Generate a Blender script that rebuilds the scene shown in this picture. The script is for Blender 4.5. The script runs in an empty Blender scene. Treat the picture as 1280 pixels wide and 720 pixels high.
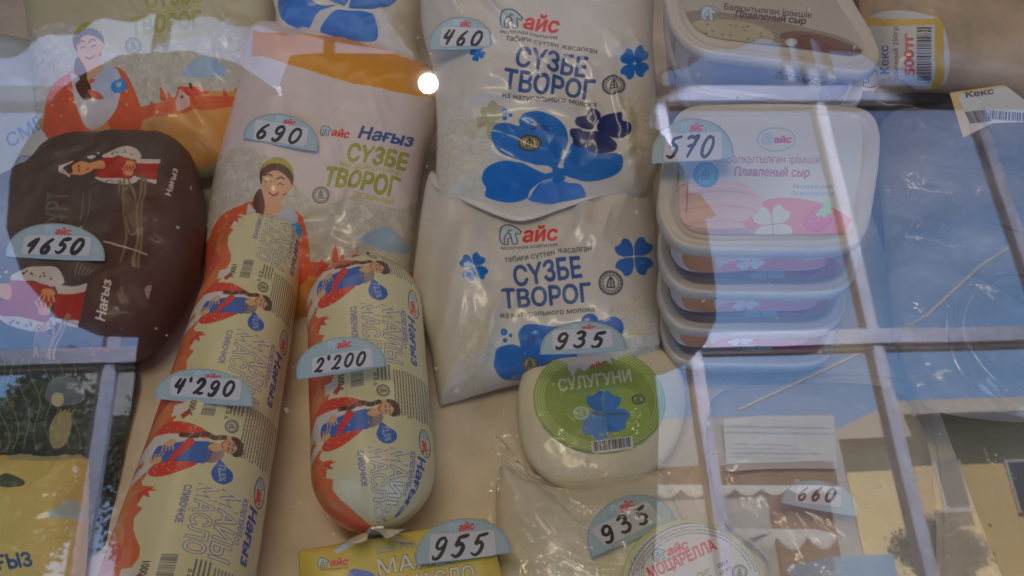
import bpy, bmesh, math, random
import numpy as np
from mathutils import Vector
S = bpy.context.scene
COL = S.collection
rad = math.radians

# ------------------------------------------------------------------ camera, sky, sun, fill lights, exposure
PIT = rad(52)
FWD = np.array([0, math.cos(PIT), -math.sin(PIT)])
UP = np.array([0, math.sin(PIT), math.cos(PIT)])
RT = np.array([1.0, 0, 0])
CAM = -0.5 * FWD
F = 1004.0                                    # focal length in pixels of a 1280 wide frame
cd = bpy.data.cameras.new('camera'); cam = bpy.data.objects.new('camera', cd); COL.objects.link(cam)
cam.location = CAM; cam.rotation_euler = (math.pi / 2 - PIT, 0, 0)
cd.sensor_width = 36; cd.lens = 36 * F / 1280; cd.clip_start = 0.01; cd.clip_end = 500
S.camera = cam

W = bpy.data.worlds.new('World'); S.world = W; W.use_nodes = True
nt = W.node_tree; nt.nodes.clear()
def N(t, k, **kw):
    n = t.nodes.new(k)
    for a, b in kw.items():
        if a.startswith('i_'):
            n.inputs[int(a[2:])].default_value = b
        else:
            setattr(n, a, b)
    return n
SKY_STRENGTH = 1.25
SUN_STRENGTH = 4.8
tc = N(nt, 'ShaderNodeTexCoord')
sep = N(nt, 'ShaderNodeSeparateXYZ'); nt.links.new(tc.outputs['Generated'], sep.inputs[0])
r1 = N(nt, 'ShaderNodeValToRGB'); nt.links.new(sep.outputs[2], r1.inputs[0])
r1.color_ramp.elements[0].position = 0.0; r1.color_ramp.elements[0].color = (.22, .44, .78, 1)
r1.color_ramp.elements[1].position = 0.8; r1.color_ramp.elements[1].color = (.09, .15, .34, 1)
e = r1.color_ramp.elements.new(.30); e.color = (.15, .34, .68, 1)
e = r1.color_ramp.elements.new(.52); e.color = (.10, .18, .40, 1)
mp = N(nt, 'ShaderNodeMapping'); mp.inputs['Scale'].default_value = (1, 1, 2.2); mp.inputs['Location'].default_value = (.35, .1, .2)
nt.links.new(tc.outputs['Generated'], mp.inputs[0])
nz = N(nt, 'ShaderNodeTexNoise'); nz.inputs['Scale'].default_value = 2.8; nz.inputs['Detail'].default_value = 6; nz.inputs['Roughness'].default_value = .55
nt.links.new(mp.outputs[0], nz.inputs[0])
r2 = N(nt, 'ShaderNodeValToRGB'); sx = N(nt, 'ShaderNodeMath', operation='MULTIPLY'); sx.inputs[1].default_value = -.16; nt.links.new(sep.outputs[0], sx.inputs[0])   # the cloud bank thickens to one side
sa_ = N(nt, 'ShaderNodeMath', operation='ADD'); nt.links.new(nz.outputs[0], sa_.inputs[0]); nt.links.new(sx.outputs[0], sa_.inputs[1]); nt.links.new(sa_.outputs[0], r2.inputs[0])
r2.color_ramp.elements[0].position = .42; r2.color_ramp.elements[0].color = (0, 0, 0, 1)
r2.color_ramp.elements[1].position = .80; r2.color_ramp.elements[1].color = (1, 1, 1, 1)
mxw = N(nt, 'ShaderNodeMixRGB'); mxw.inputs[2].default_value = (.50, .60, .86, 1)
nt.links.new(r2.outputs[0], mxw.inputs[0]); nt.links.new(r1.outputs[0], mxw.inputs[1])
bg = N(nt, 'ShaderNodeBackground'); bg.inputs[1].default_value = SKY_STRENGTH
wo = N(nt, 'ShaderNodeOutputWorld'); nt.links.new(mxw.outputs[0], bg.inputs[0]); nt.links.new(bg.outputs[0], wo.inputs[0])

sl = bpy.data.lights.new('sun', 'SUN'); sl.energy = SUN_STRENGTH; sl.angle = rad(.5); sl.color = (1, .93, .82)
so = bpy.data.objects.new('sun', sl); COL.objects.link(so)
so.rotation_euler = (rad(-35), rad(-8), 0)      # high behind the shop, lights the houses across the street

def area(name, loc, target, sx, sy, power, color):
    l = bpy.data.lights.new(name, 'AREA'); l.shape = 'RECTANGLE'; l.size = sx; l.size_y = sy; l.energy = power; l.color = color
    o = bpy.data.objects.new(name, l); COL.objects.link(o); o.location = loc
    o.rotation_euler = (Vector(target) - Vector(loc)).to_track_quat('-Z', 'Y').to_euler()
    return o
area('overhead_fill', (-.12, -.22, 1.35), (0, -.05, 0), .7, .12, 1.6, (1, .82, .54))  # unseen fill light added overhead to brighten the goods evenly
area('case_fill', (-.10, -.05, .62), (0, .06, 0), .9, .16, 0.16, (1, .84, .66))  # added warm fill just outside the glass, no fixture behind it
area('frame_fill', (.3, -.75, 2.55), (.3, -2.2, 1.0), 2.6, .25, 34, (.66, .72, 1)).data.spread = rad(75)  # added fill aimed at the window frames to whiten them
area('case_fill', (0, .36, .60), (0, .1, 0), 1.0, .10, .16, (1, .84, .66))  # second added fill, brightens the goods at the rear

S.view_settings.view_transform = 'Standard'; S.view_settings.look = 'None'
S.view_settings.exposure = 1.3; S.view_settings.gamma = 1
try: S.view_settings.use_curve_mapping = False
except Exception: pass
S.cycles.max_bounces = 8; S.cycles.transparent_max_bounces = 16; S.cycles.caustics_reflective = False; S.cycles.caustics_refractive = False

# ------------------------------------------------------------------ pixel <-> place
def ray(px, py):
    px = np.asarray(px, float); py = np.asarray(py, float)
    return FWD + ((px - 640) / F)[..., None] * RT + ((360 - py) / F)[..., None] * UP
def at_depth(px, py, d): return CAM + ray(px, py) * d
def at_z(px, py, z):
    r = ray(px, py); return CAM + r * ((z - CAM[2]) / r[..., 2])[..., None]
def to_px(P):
    v = np.asarray(P) - CAM; d = v @ FWD
    return 640 + F * (v @ RT) / d, 360 - F * (v @ UP) / d, d
def nrm(v): v = np.asarray(v, float); return v / np.linalg.norm(v)

def bag_profile(d, R):
    t = np.clip(d / R, 0, 1); return np.sqrt(np.maximum(1 - (1 - t) ** 2, 0))

class Frame:
    """a flat working plane: origin, two axes and a normal; px() lays photo points on it (on the puffed surface if given)"""
    def __init__(s, cx, cy, depth, tilt=10, side=0, roll=0):
        s.O = at_depth(cx, cy, depth)
        t = rad(tilt); a = rad(side)
        s.N = nrm([math.sin(a), -math.sin(t), math.cos(t) * math.cos(a)])
        X = nrm(np.array([1, 0, 0]) - s.N[0] * s.N); Y = np.cross(s.N, X)
        c, q = math.cos(rad(roll)), math.sin(rad(roll))
        s.X = X * c + Y * q; s.Y = Y * c - X * q
        s.H = None
    def shift(s, dz):
        f = Frame.__new__(Frame); f.O = s.O + s.N * dz; f.N, f.X, f.Y = s.N, s.X, s.Y
        f.H = None
        return f
    def px(s, p, lift=0.0):
        p = np.asarray(p, float); r = ray(p[..., 0], p[..., 1])
        h = np.zeros(p.shape[:-1]) + lift
        for k in range(5 if s.H else 1):
            t = (((s.O - CAM) @ s.N) + h) / (r @ s.N)
            q = CAM + r * t[..., None] - s.O
            xy = np.stack([q @ s.X, q @ s.Y], -1)
            if s.H: h = .5 * h + .5 * (s.H(xy) + lift) if k else s.H(xy) + lift
        return xy
    def pt(s, xy, h=0):
        xy = np.asarray(xy, float)
        return s.O + xy[..., 0:1] * s.X + xy[..., 1:2] * s.Y + (np.zeros(xy.shape[:-1]) + h)[..., None] * s.N

# ------------------------------------------------------------------ numpy noise
_T = np.random.RandomState(7).rand(256, 256)
def vn(x, y, seed=0):
    x = np.asarray(x, float) + seed * 17.31; y = np.asarray(y, float) + seed * 9.77
    xi = np.floor(x).astype(int); yi = np.floor(y).astype(int); fx = x - xi; fy = y - yi
    fx = fx * fx * (3 - 2 * fx); fy = fy * fy * (3 - 2 * fy)
    g = lambda a, b: _T[a % 256, b % 256]
    return (g(xi, yi) * (1 - fx) + g(xi + 1, yi) * fx) * (1 - fy) + (g(xi, yi + 1) * (1 - fx) + g(xi + 1, yi + 1) * fx) * fy
def fbm(x, y, seed=0, o=4):
    a = 0; w = 1; t = 0
    for k in range(o):
        a = a + w * vn(x * 2 ** k, y * 2 ** k, seed + k); t += w; w *= .5
    return a / t
def ridge(x, y, seed=0, o=3):
    a = 0; w = 1; t = 0
    for k in range(o):
        a = a + w * (1 - np.abs(2 * vn(x * 2 ** k, y * 2 ** k, seed + k) - 1)); t += w; w *= .5
    return a / t

# ------------------------------------------------------------------ print canvas: shapes and lettering rasterised in numpy
def lin(c): c = np.asarray(c, float) / 255; return np.where(c <= .04045, c / 12.92, ((c + .055) / 1.055) ** 2.4)
def srgb(l): l = np.clip(l, 0, 1); return np.where(l <= .0031308, l * 12.92, 1.055 * l ** (1 / 2.4) - .055)
WHITE = lin((134, 129, 119))
def ph(r, g, b):
    """print colour of the thing, worked out from how it reads next to the white bags (whose film is about .75)"""
    l = lin((r, g, b)) / WHITE * .74; l = l * min(1, .84 / l.max())
    return tuple(srgb(np.clip(l, .004, .84)))

def coverage(loops, W_, H_, ss=3):
    P = [np.asarray(l, float) for l in loops if len(l) > 0]
    if not P: return None
    A = np.concatenate([l.reshape(-1, 2) for l in P]); B = np.concatenate([np.roll(l, -1, -2).reshape(-1, 2) for l in P])
    x0 = int(max(0, math.floor(A[:, 0].min()))); x1 = int(min(W_, math.ceil(A[:, 0].max()) + 1))
    y0 = int(max(0, math.floor(A[:, 1].min()))); y1 = int(min(H_, math.ceil(A[:, 1].max()) + 1))
    if x1 <= x0 or y1 <= y0: return None
    a = (A - [x0, y0]) * ss; b = (B - [x0, y0]) * ss; w = (x1 - x0) * ss; h = (y1 - y0) * ss
    d = np.where(b[:, 1] > a[:, 1], 1, -1)
    lo = np.minimum(a[:, 1], b[:, 1]); hi = np.maximum(a[:, 1], b[:, 1])
    r0 = np.clip(np.ceil(lo - .5), 0, h).astype(int); r1_ = np.clip(np.ceil(hi - .5), 0, h).astype(int)
    n = np.maximum(r1_ - r0, 0)
    buf = np.zeros((h, w + 1), np.int16)
    idx = np.repeat(np.arange(len(n)), n)
    if len(idx) == 0: return None
    off = np.arange(len(idx)) - np.repeat(np.cumsum(n) - n, n)
    row = r0[idx] + off
    t = (row + .5 - a[idx, 1]) / (b[idx, 1] - a[idx, 1]); x = a[idx, 0] + t * (b[idx, 0] - a[idx, 0])
    c = np.clip(np.ceil(x - .5), 0, w).astype(int)
    np.add.at(buf, (row, c), d[idx])
    m = (np.cumsum(buf, 1)[:, :w] != 0).astype(np.float32)
    m = m.reshape(y1 - y0, ss, x1 - x0, ss).mean((1, 3))
    return m, x0, y0, x1, y1

def spl(pts, closed=True, n=8):
    p = np.asarray(pts, float); m = len(p); out = []
    rng = range(m) if closed else range(m - 1)
    for i in rng:
        if closed: a, b, c, d = p[(i - 1) % m], p[i], p[(i + 1) % m], p[(i + 2) % m]
        else: a, b, c, d = p[max(i - 1, 0)], p[i], p[i + 1], p[min(i + 2, m - 1)]
        t = np.linspace(0, 1, n, endpoint=False)[:, None]
        out.append(.5 * ((2 * b) + (c - a) * t + (2 * a - 5 * b + 4 * c - d) * t ** 2 + (3 * b - a - 3 * c + d) * t ** 3))
    if not closed: out.append(p[-1:])
    return np.concatenate(out)
def ccw(l):
    x, y = l[:, 0], l[:, 1]
    return l if np.sum(x * np.roll(y, -1) - np.roll(x, -1) * y) > 0 else l[::-1]
def ell(cx, cy, rx, ry=None, rot=0, n=36, a0=0, a1=360):
    ry = rx if ry is None else ry; t = np.radians(np.linspace(a0, a1, n, endpoint=(a1 - a0) < 360))
    x = rx * np.cos(t); y = ry * np.sin(t); c, q = math.cos(rad(rot)), math.sin(rad(rot))
    return np.stack([cx + x * c - y * q, cy + x * q + y * c], -1)
def stroke_loops(p, w, taper=False):
    p = np.asarray(p, float); out = []; m = len(p)
    ws = np.full(m, w / 2.0)
    if taper: ws = ws * (.45 + .55 * np.sin(np.linspace(.15, .92, m) * math.pi))
    for i in range(m - 1):
        d = p[i + 1] - p[i]; L = np.linalg.norm(d)
        if L < 1e-9: continue
        q = np.array([-d[1], d[0]]) / L
        out.append(ccw(np.array([p[i] + q * ws[i], p[i + 1] + q * ws[i + 1], p[i + 1] - q * ws[i + 1], p[i] - q * ws[i]])))
    for i in range(m): out.append(ccw(ell(p[i][0], p[i][1], ws[i], n=8)))
    return out

_G = {}
_fc = bpy.data.curves.new('lettering', 'FONT'); _fc.dimensions = '2D'; _fc.fill_mode = 'NONE'; _fc.resolution_u = 3
_fo = bpy.data.objects.new('lettering', _fc)
def glyphs(text, off=0.0):
    k = (text, off)
    if k not in _G:
        _fc.body = text; _fc.offset = off
        me = bpy.data.meshes.new_from_object(_fo)
        v = np.empty(len(me.vertices) * 3); me.vertices.foreach_get('co', v); v = v.reshape(-1, 3)[:, :2]
        ed = np.empty(len(me.edges) * 2, int); me.edges.foreach_get('vertices', ed); ed = ed.reshape(-1, 2)
        loops = []; st = 0
        for a, b in ed:
            if abs(a - b) > 1 or (b < a):
                lo, hi = min(a, b), max(a, b); loops.append(v[lo:hi + 1]); st = hi + 1
        bpy.data.meshes.remove(me)
        _G[k] = loops
    return _G[k]

_FT = {}
def fat(t, r):
    """loops that thicken the letters of t by r on every side"""
    k = (t, r)
    if k not in _FT:
        out = []; u = np.stack([np.cos(np.arange(6) * math.pi / 3), np.sin(np.arange(6) * math.pi / 3)], -1) * r
        for g in glyphs(t):
            if len(g) > 60: g = g[::2]
            h = np.roll(g, -1, 0); d = h - g; L = np.maximum(np.linalg.norm(d, axis=1, keepdims=True), 1e-9); q = np.stack([-d[:, 1], d[:, 0]], -1) / L * r
            out.append((np.stack([g - q, h - q, h + q, g + q], 1), g[:, None] + u[None]))
        _FT[k] = [np.concatenate([o[i] for o in out]) for i in (0, 1)]
    return _FT[k]

class Pen:
    """draws with its own affine base into a canvas"""
    def __init__(s, cv, o=(0, 0), ex=(1, 0), ey=(0, 1)):
        s.cv = cv; s.o = np.array(o, float); s.ex = np.array(ex, float); s.ey = np.array(ey, float)
    def sub(s, o, ex, ey):
        t = lambda v: v[0] * s.ex + v[1] * s.ey
        return Pen(s.cv, s.o + t(o), t(ex), t(ey))
    def A(s, p): p = np.asarray(p, float); return s.o + p[..., 0:1] * s.ex + p[..., 1:2] * s.ey
    def fill(s, loops, col, a=1.0):
        if isinstance(loops, np.ndarray) or (len(loops) and not hasattr(loops[0][0], '__len__')): loops = [loops]
        s.cv.fill([s.A(l) for l in loops], col, a)
    def poly(s, pts, col, a=1.0, smooth=False): s.fill([spl(pts) if smooth else dense(pts)], col, a)
    def line(s, pts, w, col, a=1.0, smooth=False, taper=False):
        p = spl(pts, False, 6) if smooth else np.asarray(pts, float)
        s.fill(stroke_loops(p, w, taper), col, a)
    def ring(s, cx, cy, r, w, col, ry=None, rot=0, a=1.0):
        ry = r if ry is None else ry
        s.fill([ell(cx, cy, r, ry, rot), ell(cx, cy, r - w, ry - w, rot)[::-1]], col, a)
    def text(s, t, p0, p1, h, col, bold=0.0, outline=None, shear=0.0, a=1.0, fn=None):
        """baseline p0 -> p1 (the text fills it), cap height h; y runs down so up is the left-hand normal"""
        base = glyphs(t)
        if not base: return
        al = np.concatenate(base); x0, x1 = al[:, 0].min(), al[:, 0].max()
        p0 = np.asarray(p0, float); p1 = np.asarray(p1, float); d = p1 - p0; L = np.linalg.norm(d); ux = d / L; uy = np.array([ux[1], -ux[0]])
        def pl(g):
            X = (g[..., 0] - x0) / (x1 - x0) * L; Y = g[..., 1] / .71 * h
            if fn: return fn((g[..., 0] - x0) / (x1 - x0), Y)
            X = X + shear * Y
            return p0 + X[..., None] * ux + Y[..., None] * uy
        if outline:
            s.fill([pl(g) for g in base], outline[0], a); s.fill([pl(g) for g in fat(t, bold + outline[1])], outline[0], a)
        s.fill([pl(g) for g in base], col, a)
        if bold > .004: s.fill([pl(g) for g in fat(t, bold)], col, a)

def dense(pts, n=4):
    p = np.asarray(pts, float); q = np.roll(p, -1, 0); t = np.linspace(0, 1, n, endpoint=False)
    return (p[:, None] * (1 - t[None, :, None]) + q[:, None] * t[None, :, None]).reshape(-1, 2)

class Canvas:
    """T maps authoring coordinates to metres on the sheet; lo/hi bound the sheet in metres"""
    def __init__(s, name, lo, hi, T, ppm=3600, bg=(1, 1, 1)):
        s.name = name; s.lo = np.array(lo, float); s.hi = np.array(hi, float); s.T = T; s.ppm = ppm
        sz = (s.hi - s.lo) * ppm; s.w, s.h = max(8, int(sz[0])), max(8, int(sz[1]))
        s.a = np.ones((s.h, s.w, 3), np.float32) * np.array(bg, np.float32)
    def tp(s, p): return (s.T(p) - s.lo) * s.ppm
    def fill(s, loops, col, a=1.0):
        m = coverage([s.tp(l) for l in loops], s.w, s.h)
        if m is None: return
        m, x0, y0, x1, y1 = m; m = m[..., None] * a
        if callable(col):
            yy, xx = np.mgrid[y0:y1, x0:x1]; c = col(xx / s.ppm + s.lo[0], yy / s.ppm + s.lo[1])
        else: c = np.array(col, np.float32)
        s.a[y0:y1, x0:x1] = s.a[y0:y1, x0:x1] * (1 - m) + c * m
    def image(s):
        im = bpy.data.images.new(s.name, s.w, s.h); b = np.ones((s.h, s.w, 4), np.float32); b[..., :3] = np.clip(s.a, 0, 1)
        im.pixels.foreach_set(b.ravel()); im.update(); im.pack(); return im

def curd(c1, c2, c3, sc=190, seed=0):
    """cottage cheese grains: jittered cells of uneven size, paler in the middle, with dark gaps between some"""
    c1, c2, c3 = [np.array(c, float) for c in (c1, c2, c3)]
    def f(x, y):
        x = x * sc * 1.5 + .5 * fbm(x * sc * 2, y * sc * 2, seed, 2); y = y * sc * 1.5 + .5 * fbm(x * 2, y * sc * 2 + 9, seed, 2)
        xi = np.floor(x).astype(int); yi = np.floor(y).astype(int); d1 = np.full(x.shape, 9.); d2 = np.full(x.shape, 9.); tone = np.zeros(x.shape)
        for a in (-1, 0, 1):
            for b in (-1, 0, 1):
                cx = xi + a; cy = yi + b; h = _T[(cx + seed * 7) % 256, cy % 256]; g = _T[(cy + 31) % 256, (cx + seed * 3) % 256]
                d = np.hypot(cx + h - x, cy + g - y) * (.75 + .6 * _T[(cx * 3) % 256, (cy * 5) % 256]); m = d < d1
                d2 = np.where(m, d1, np.minimum(d2, d)); tone = np.where(m, h * .6 + g * .4, tone); d1 = np.where(m, d, d1)
        e = np.clip((d2 - d1) / .22, 0, 1); k = np.clip(tone * 1.5 - .25, 0, 1)[..., None]
        base = c1 * (1 - k) + c2 * k; gap = .55 * (1 - e)[..., None] * (.35 + .6 * fbm(x * .4, y * .4, seed + 2, 2)[..., None])
        return base * (1 - gap) + c3 * gap
    return f

# ------------------------------------------------------------------ materials
def pmat(name, col=(.8, .8, .8), rough=.5, image=None, bump=0.0, bscale=60, metal=0, spec=.5, coat=0, trans=0, sss=0, grain=0.0, btype='noise', coatr=.1, warp=None):
    m = bpy.data.materials.new(name); m.use_nodes = True; t = m.node_tree; b = t.nodes['Principled BSDF']
    b.inputs['Roughness'].default_value = rough; b.inputs['Metallic'].default_value = metal
    b.inputs['Specular IOR Level'].default_value = spec; b.inputs['Coat Weight'].default_value = coat; b.inputs['Coat Roughness'].default_value = coatr
    b.inputs['Transmission Weight'].default_value = trans
    if sss: b.inputs['Subsurface Weight'].default_value = sss; b.inputs['Subsurface Radius'].default_value = (.01, .006, .004); b.inputs['Subsurface Scale'].default_value = .4
    src = None
    if image is not None:
        im = N(t, 'ShaderNodeTexImage'); im.image = image; im.interpolation = 'Cubic'
        if image.name.startswith('repeat'): im.extension = 'REPEAT'
        else: im.extension = 'EXTEND'
        src = im.outputs[0]
    else:
        rgb = N(t, 'ShaderNodeRGB'); rgb.outputs[0].default_value = (*col, 1); src = rgb.outputs[0]
    tcd = N(t, 'ShaderNodeTexCoord')
    if grain:
        g = N(t, 'ShaderNodeTexNoise'); g.inputs['Scale'].default_value = 28; g.inputs['Detail'].default_value = 7; t.links.new(tcd.outputs['Object'], g.inputs[0])
        mr = N(t, 'ShaderNodeMapRange'); mr.inputs[1].default_value = .3; mr.inputs[2].default_value = .7; mr.inputs[3].default_value = 1 - grain; mr.inputs[4].default_value = 1 + grain * .4
        t.links.new(g.outputs[0], mr.inputs[0])
        mu = N(t, 'ShaderNodeVectorMath', operation='SCALE'); t.links.new(src, mu.inputs[0]); t.links.new(mr.outputs[0], mu.inputs['Scale'])
        src = mu.outputs[0]
    t.links.new(src, b.inputs['Base Color'])
    if bump:
        g = N(t, 'ShaderNodeTexNoise'); g.inputs['Scale'].default_value = bscale; g.inputs['Detail'].default_value = 4; g.inputs['Distortion'].default_value = .6
        if btype == 'ridge':
            try: g.noise_type = 'RIDGED_MULTIFRACTAL'
            except Exception: pass
        t.links.new(tcd.outputs['Object'], g.inputs[0])
        bp = N(t, 'ShaderNodeBump'); bp.inputs['Strength'].default_value = bump; bp.inputs['Distance'].default_value = .0015
        t.links.new(g.outputs[0], bp.inputs['Height']); t.links.new(bp.outputs[0], b.inputs['Normal'])
        if coat: t.links.new(bp.outputs[0], b.inputs['Coat Normal'])
    return m
def sheet_fresnel(t, f0, normal=None):
    """reflectance of a thin sheet, the same from either side"""
    g = N(t, 'ShaderNodeNewGeometry'); d = N(t, 'ShaderNodeVectorMath', operation='DOT_PRODUCT'); t.links.new(g.outputs['Incoming'], d.inputs[0]); t.links.new(normal or g.outputs['Normal'], d.inputs[1])
    a = N(t, 'ShaderNodeMath', operation='ABSOLUTE'); t.links.new(d.outputs['Value'], a.inputs[0])
    s = N(t, 'ShaderNodeMath', operation='SUBTRACT', use_clamp=True); s.inputs[0].default_value = 1; t.links.new(a.outputs[0], s.inputs[1])
    p = N(t, 'ShaderNodeMath', operation='POWER'); p.inputs[1].default_value = 5; t.links.new(s.outputs[0], p.inputs[0])
    m = N(t, 'ShaderNodeMath', operation='MULTIPLY_ADD'); m.inputs[1].default_value = 1 - f0; m.inputs[2].default_value = f0; t.links.new(p.outputs[0], m.inputs[0])
    return m.outputs[0]
def film_mat(name, fac=.07, rough=.08, bscale=45, strength=.8, tint=(1, 1, 1), haze=0.0):
    m = bpy.data.materials.new(name); m.use_nodes = True; t = m.node_tree; t.nodes.clear()
    o = N(t, 'ShaderNodeOutputMaterial'); mx = N(t, 'ShaderNodeMixShader'); tr = N(t, 'ShaderNodeBsdfTransparent'); gl = N(t, 'ShaderNodeBsdfGlossy')
    tr.inputs[0].default_value = (*tint, 1); gl.inputs['Roughness'].default_value = rough
    tcd = N(t, 'ShaderNodeTexCoord'); g = N(t, 'ShaderNodeTexNoise'); g.inputs['Scale'].default_value = bscale; g.inputs['Detail'].default_value = 3; g.inputs['Distortion'].default_value = 1.2
    t.links.new(tcd.outputs['Object'], g.inputs[0]); bp = N(t, 'ShaderNodeBump'); bp.inputs['Strength'].default_value = strength; bp.inputs['Distance'].default_value = .003
    t.links.new(g.outputs[0], bp.inputs['Height']); t.links.new(bp.outputs[0], gl.inputs['Normal'])
    lwo = sheet_fresnel(t, .03, bp.outputs[0])
    ad = N(t, 'ShaderNodeMath', operation='ADD'); ad.inputs[1].default_value = fac; t.links.new(lwo, ad.inputs[0])
    t.links.new(ad.outputs[0], mx.inputs[0]); t.links.new(tr.outputs[0], mx.inputs[1]); t.links.new(gl.outputs[0], mx.inputs[2])
    if haze:
        m2 = N(t, 'ShaderNodeMixShader'); m2.inputs[0].default_value = haze; df = N(t, 'ShaderNodeBsdfDiffuse'); df.inputs[0].default_value = (.75, .75, .75, 1)
        t.links.new(mx.outputs[0], m2.inputs[1]); t.links.new(df.outputs[0], m2.inputs[2]); t.links.new(m2.outputs[0], o.inputs[0])
    else: t.links.new(mx.outputs[0], o.inputs[0])
    return m

# ------------------------------------------------------------------ objects
def tag(o, label=None, cat=None, group=None, kind=None):
    if label: o['label'] = label
    if cat: o['category'] = cat
    if group: o['group'] = group
    if kind: o['kind'] = kind
    return o
def empty(name, loc, label, cat, group=None):
    o = bpy.data.objects.new(name, None); COL.objects.link(o); o.location = loc; o.empty_display_size = .02
    return tag(o, label, cat, group)
def mesh(name, V, Fc, mat=None, parent=None, uv=None, smooth=True, mats=None, mi=None):
    me = bpy.data.meshes.new(name); V = np.asarray(V, float)
    if parent is not None: V = V - np.array(parent.location)
    me.from_pydata([tuple(v) for v in V], [], [tuple(int(i) for i in f) for f in Fc])
    if uv is not None:
        l = me.uv_layers.new(name='UVMap'); li = np.empty(len(me.loops), int); me.loops.foreach_get('vertex_index', li)
        l.data.foreach_set('uv', np.asarray(uv)[li].ravel())
    for m in (mats or ([mat] if mat else [])): me.materials.append(m)
    if mi is not None: me.polygons.foreach_set('material_index', np.asarray(mi, np.int32))
    me.polygons.foreach_set('use_smooth', np.full(len(me.polygons), smooth)); me.update()
    o = bpy.data.objects.new(name, me); COL.objects.link(o)
    if parent is not None: o.parent = parent
    return o
def box(name, lo, hi, mat, parent=None, bevel=0.0):
    bm = bmesh.new(); bmesh.ops.create_cube(bm, size=1)
    lo = np.array(lo, float); hi = np.array(hi, float); c = (lo + hi) / 2; sz = hi - lo
    off = np.array(parent.location) if parent is not None else 0
    for v in bm.verts: v.co = Vector(np.array(v.co) * sz + c - off)
    if bevel: bmesh.ops.bevel(bm, geom=bm.edges[:], offset=bevel, segments=2, affect='EDGES')
    me = bpy.data.meshes.new(name); bm.to_mesh(me); bm.free(); me.materials.append(mat)
    o = bpy.data.objects.new(name, me); COL.objects.link(o)
    if parent is not None: o.parent = parent
    return o
def resample(p, n):
    p = np.asarray(p, float); q = np.vstack([p, p[:1]]); L = np.r_[0, np.cumsum(np.linalg.norm(np.diff(q, axis=0), axis=1))]
    t = np.linspace(0, L[-1], n, endpoint=False); return np.stack([np.interp(t, L, q[:, 0]), np.interp(t, L, q[:, 1])], -1)
def seg_dist(xy, P):
    """distance from points to a closed outline and the running length of the nearest point"""
    xy = np.asarray(xy, float); sh = xy.shape[:-1]; x = xy.reshape(-1, 2); A = P; B = np.roll(P, -1, 0); d = B - A; L = np.maximum((d ** 2).sum(1), 1e-12)
    t = np.clip(((x[:, None] - A) * d).sum(-1) / L, 0, 1); q = A + t[..., None] * d; D = np.sqrt(((x[:, None] - q) ** 2).sum(-1)); i = D.argmin(1)
    run = np.r_[0, np.cumsum(np.sqrt(L))]; j = np.arange(len(x))
    return D[j, i].reshape(sh), (run[i] + t[j, i] * np.sqrt(L[i])).reshape(sh)
def inside(xy, P):
    x, y = xy[..., 0], xy[..., 1]; c = np.zeros(x.shape, bool)
    for a, b in zip(P, np.roll(P, -1, 0)):
        if a[1] != b[1]: c ^= ((a[1] > y) != (b[1] > y)) & (x < (b[0] - a[0]) * (y - a[1]) / (b[1] - a[1]) + a[0])
    return c

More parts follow.
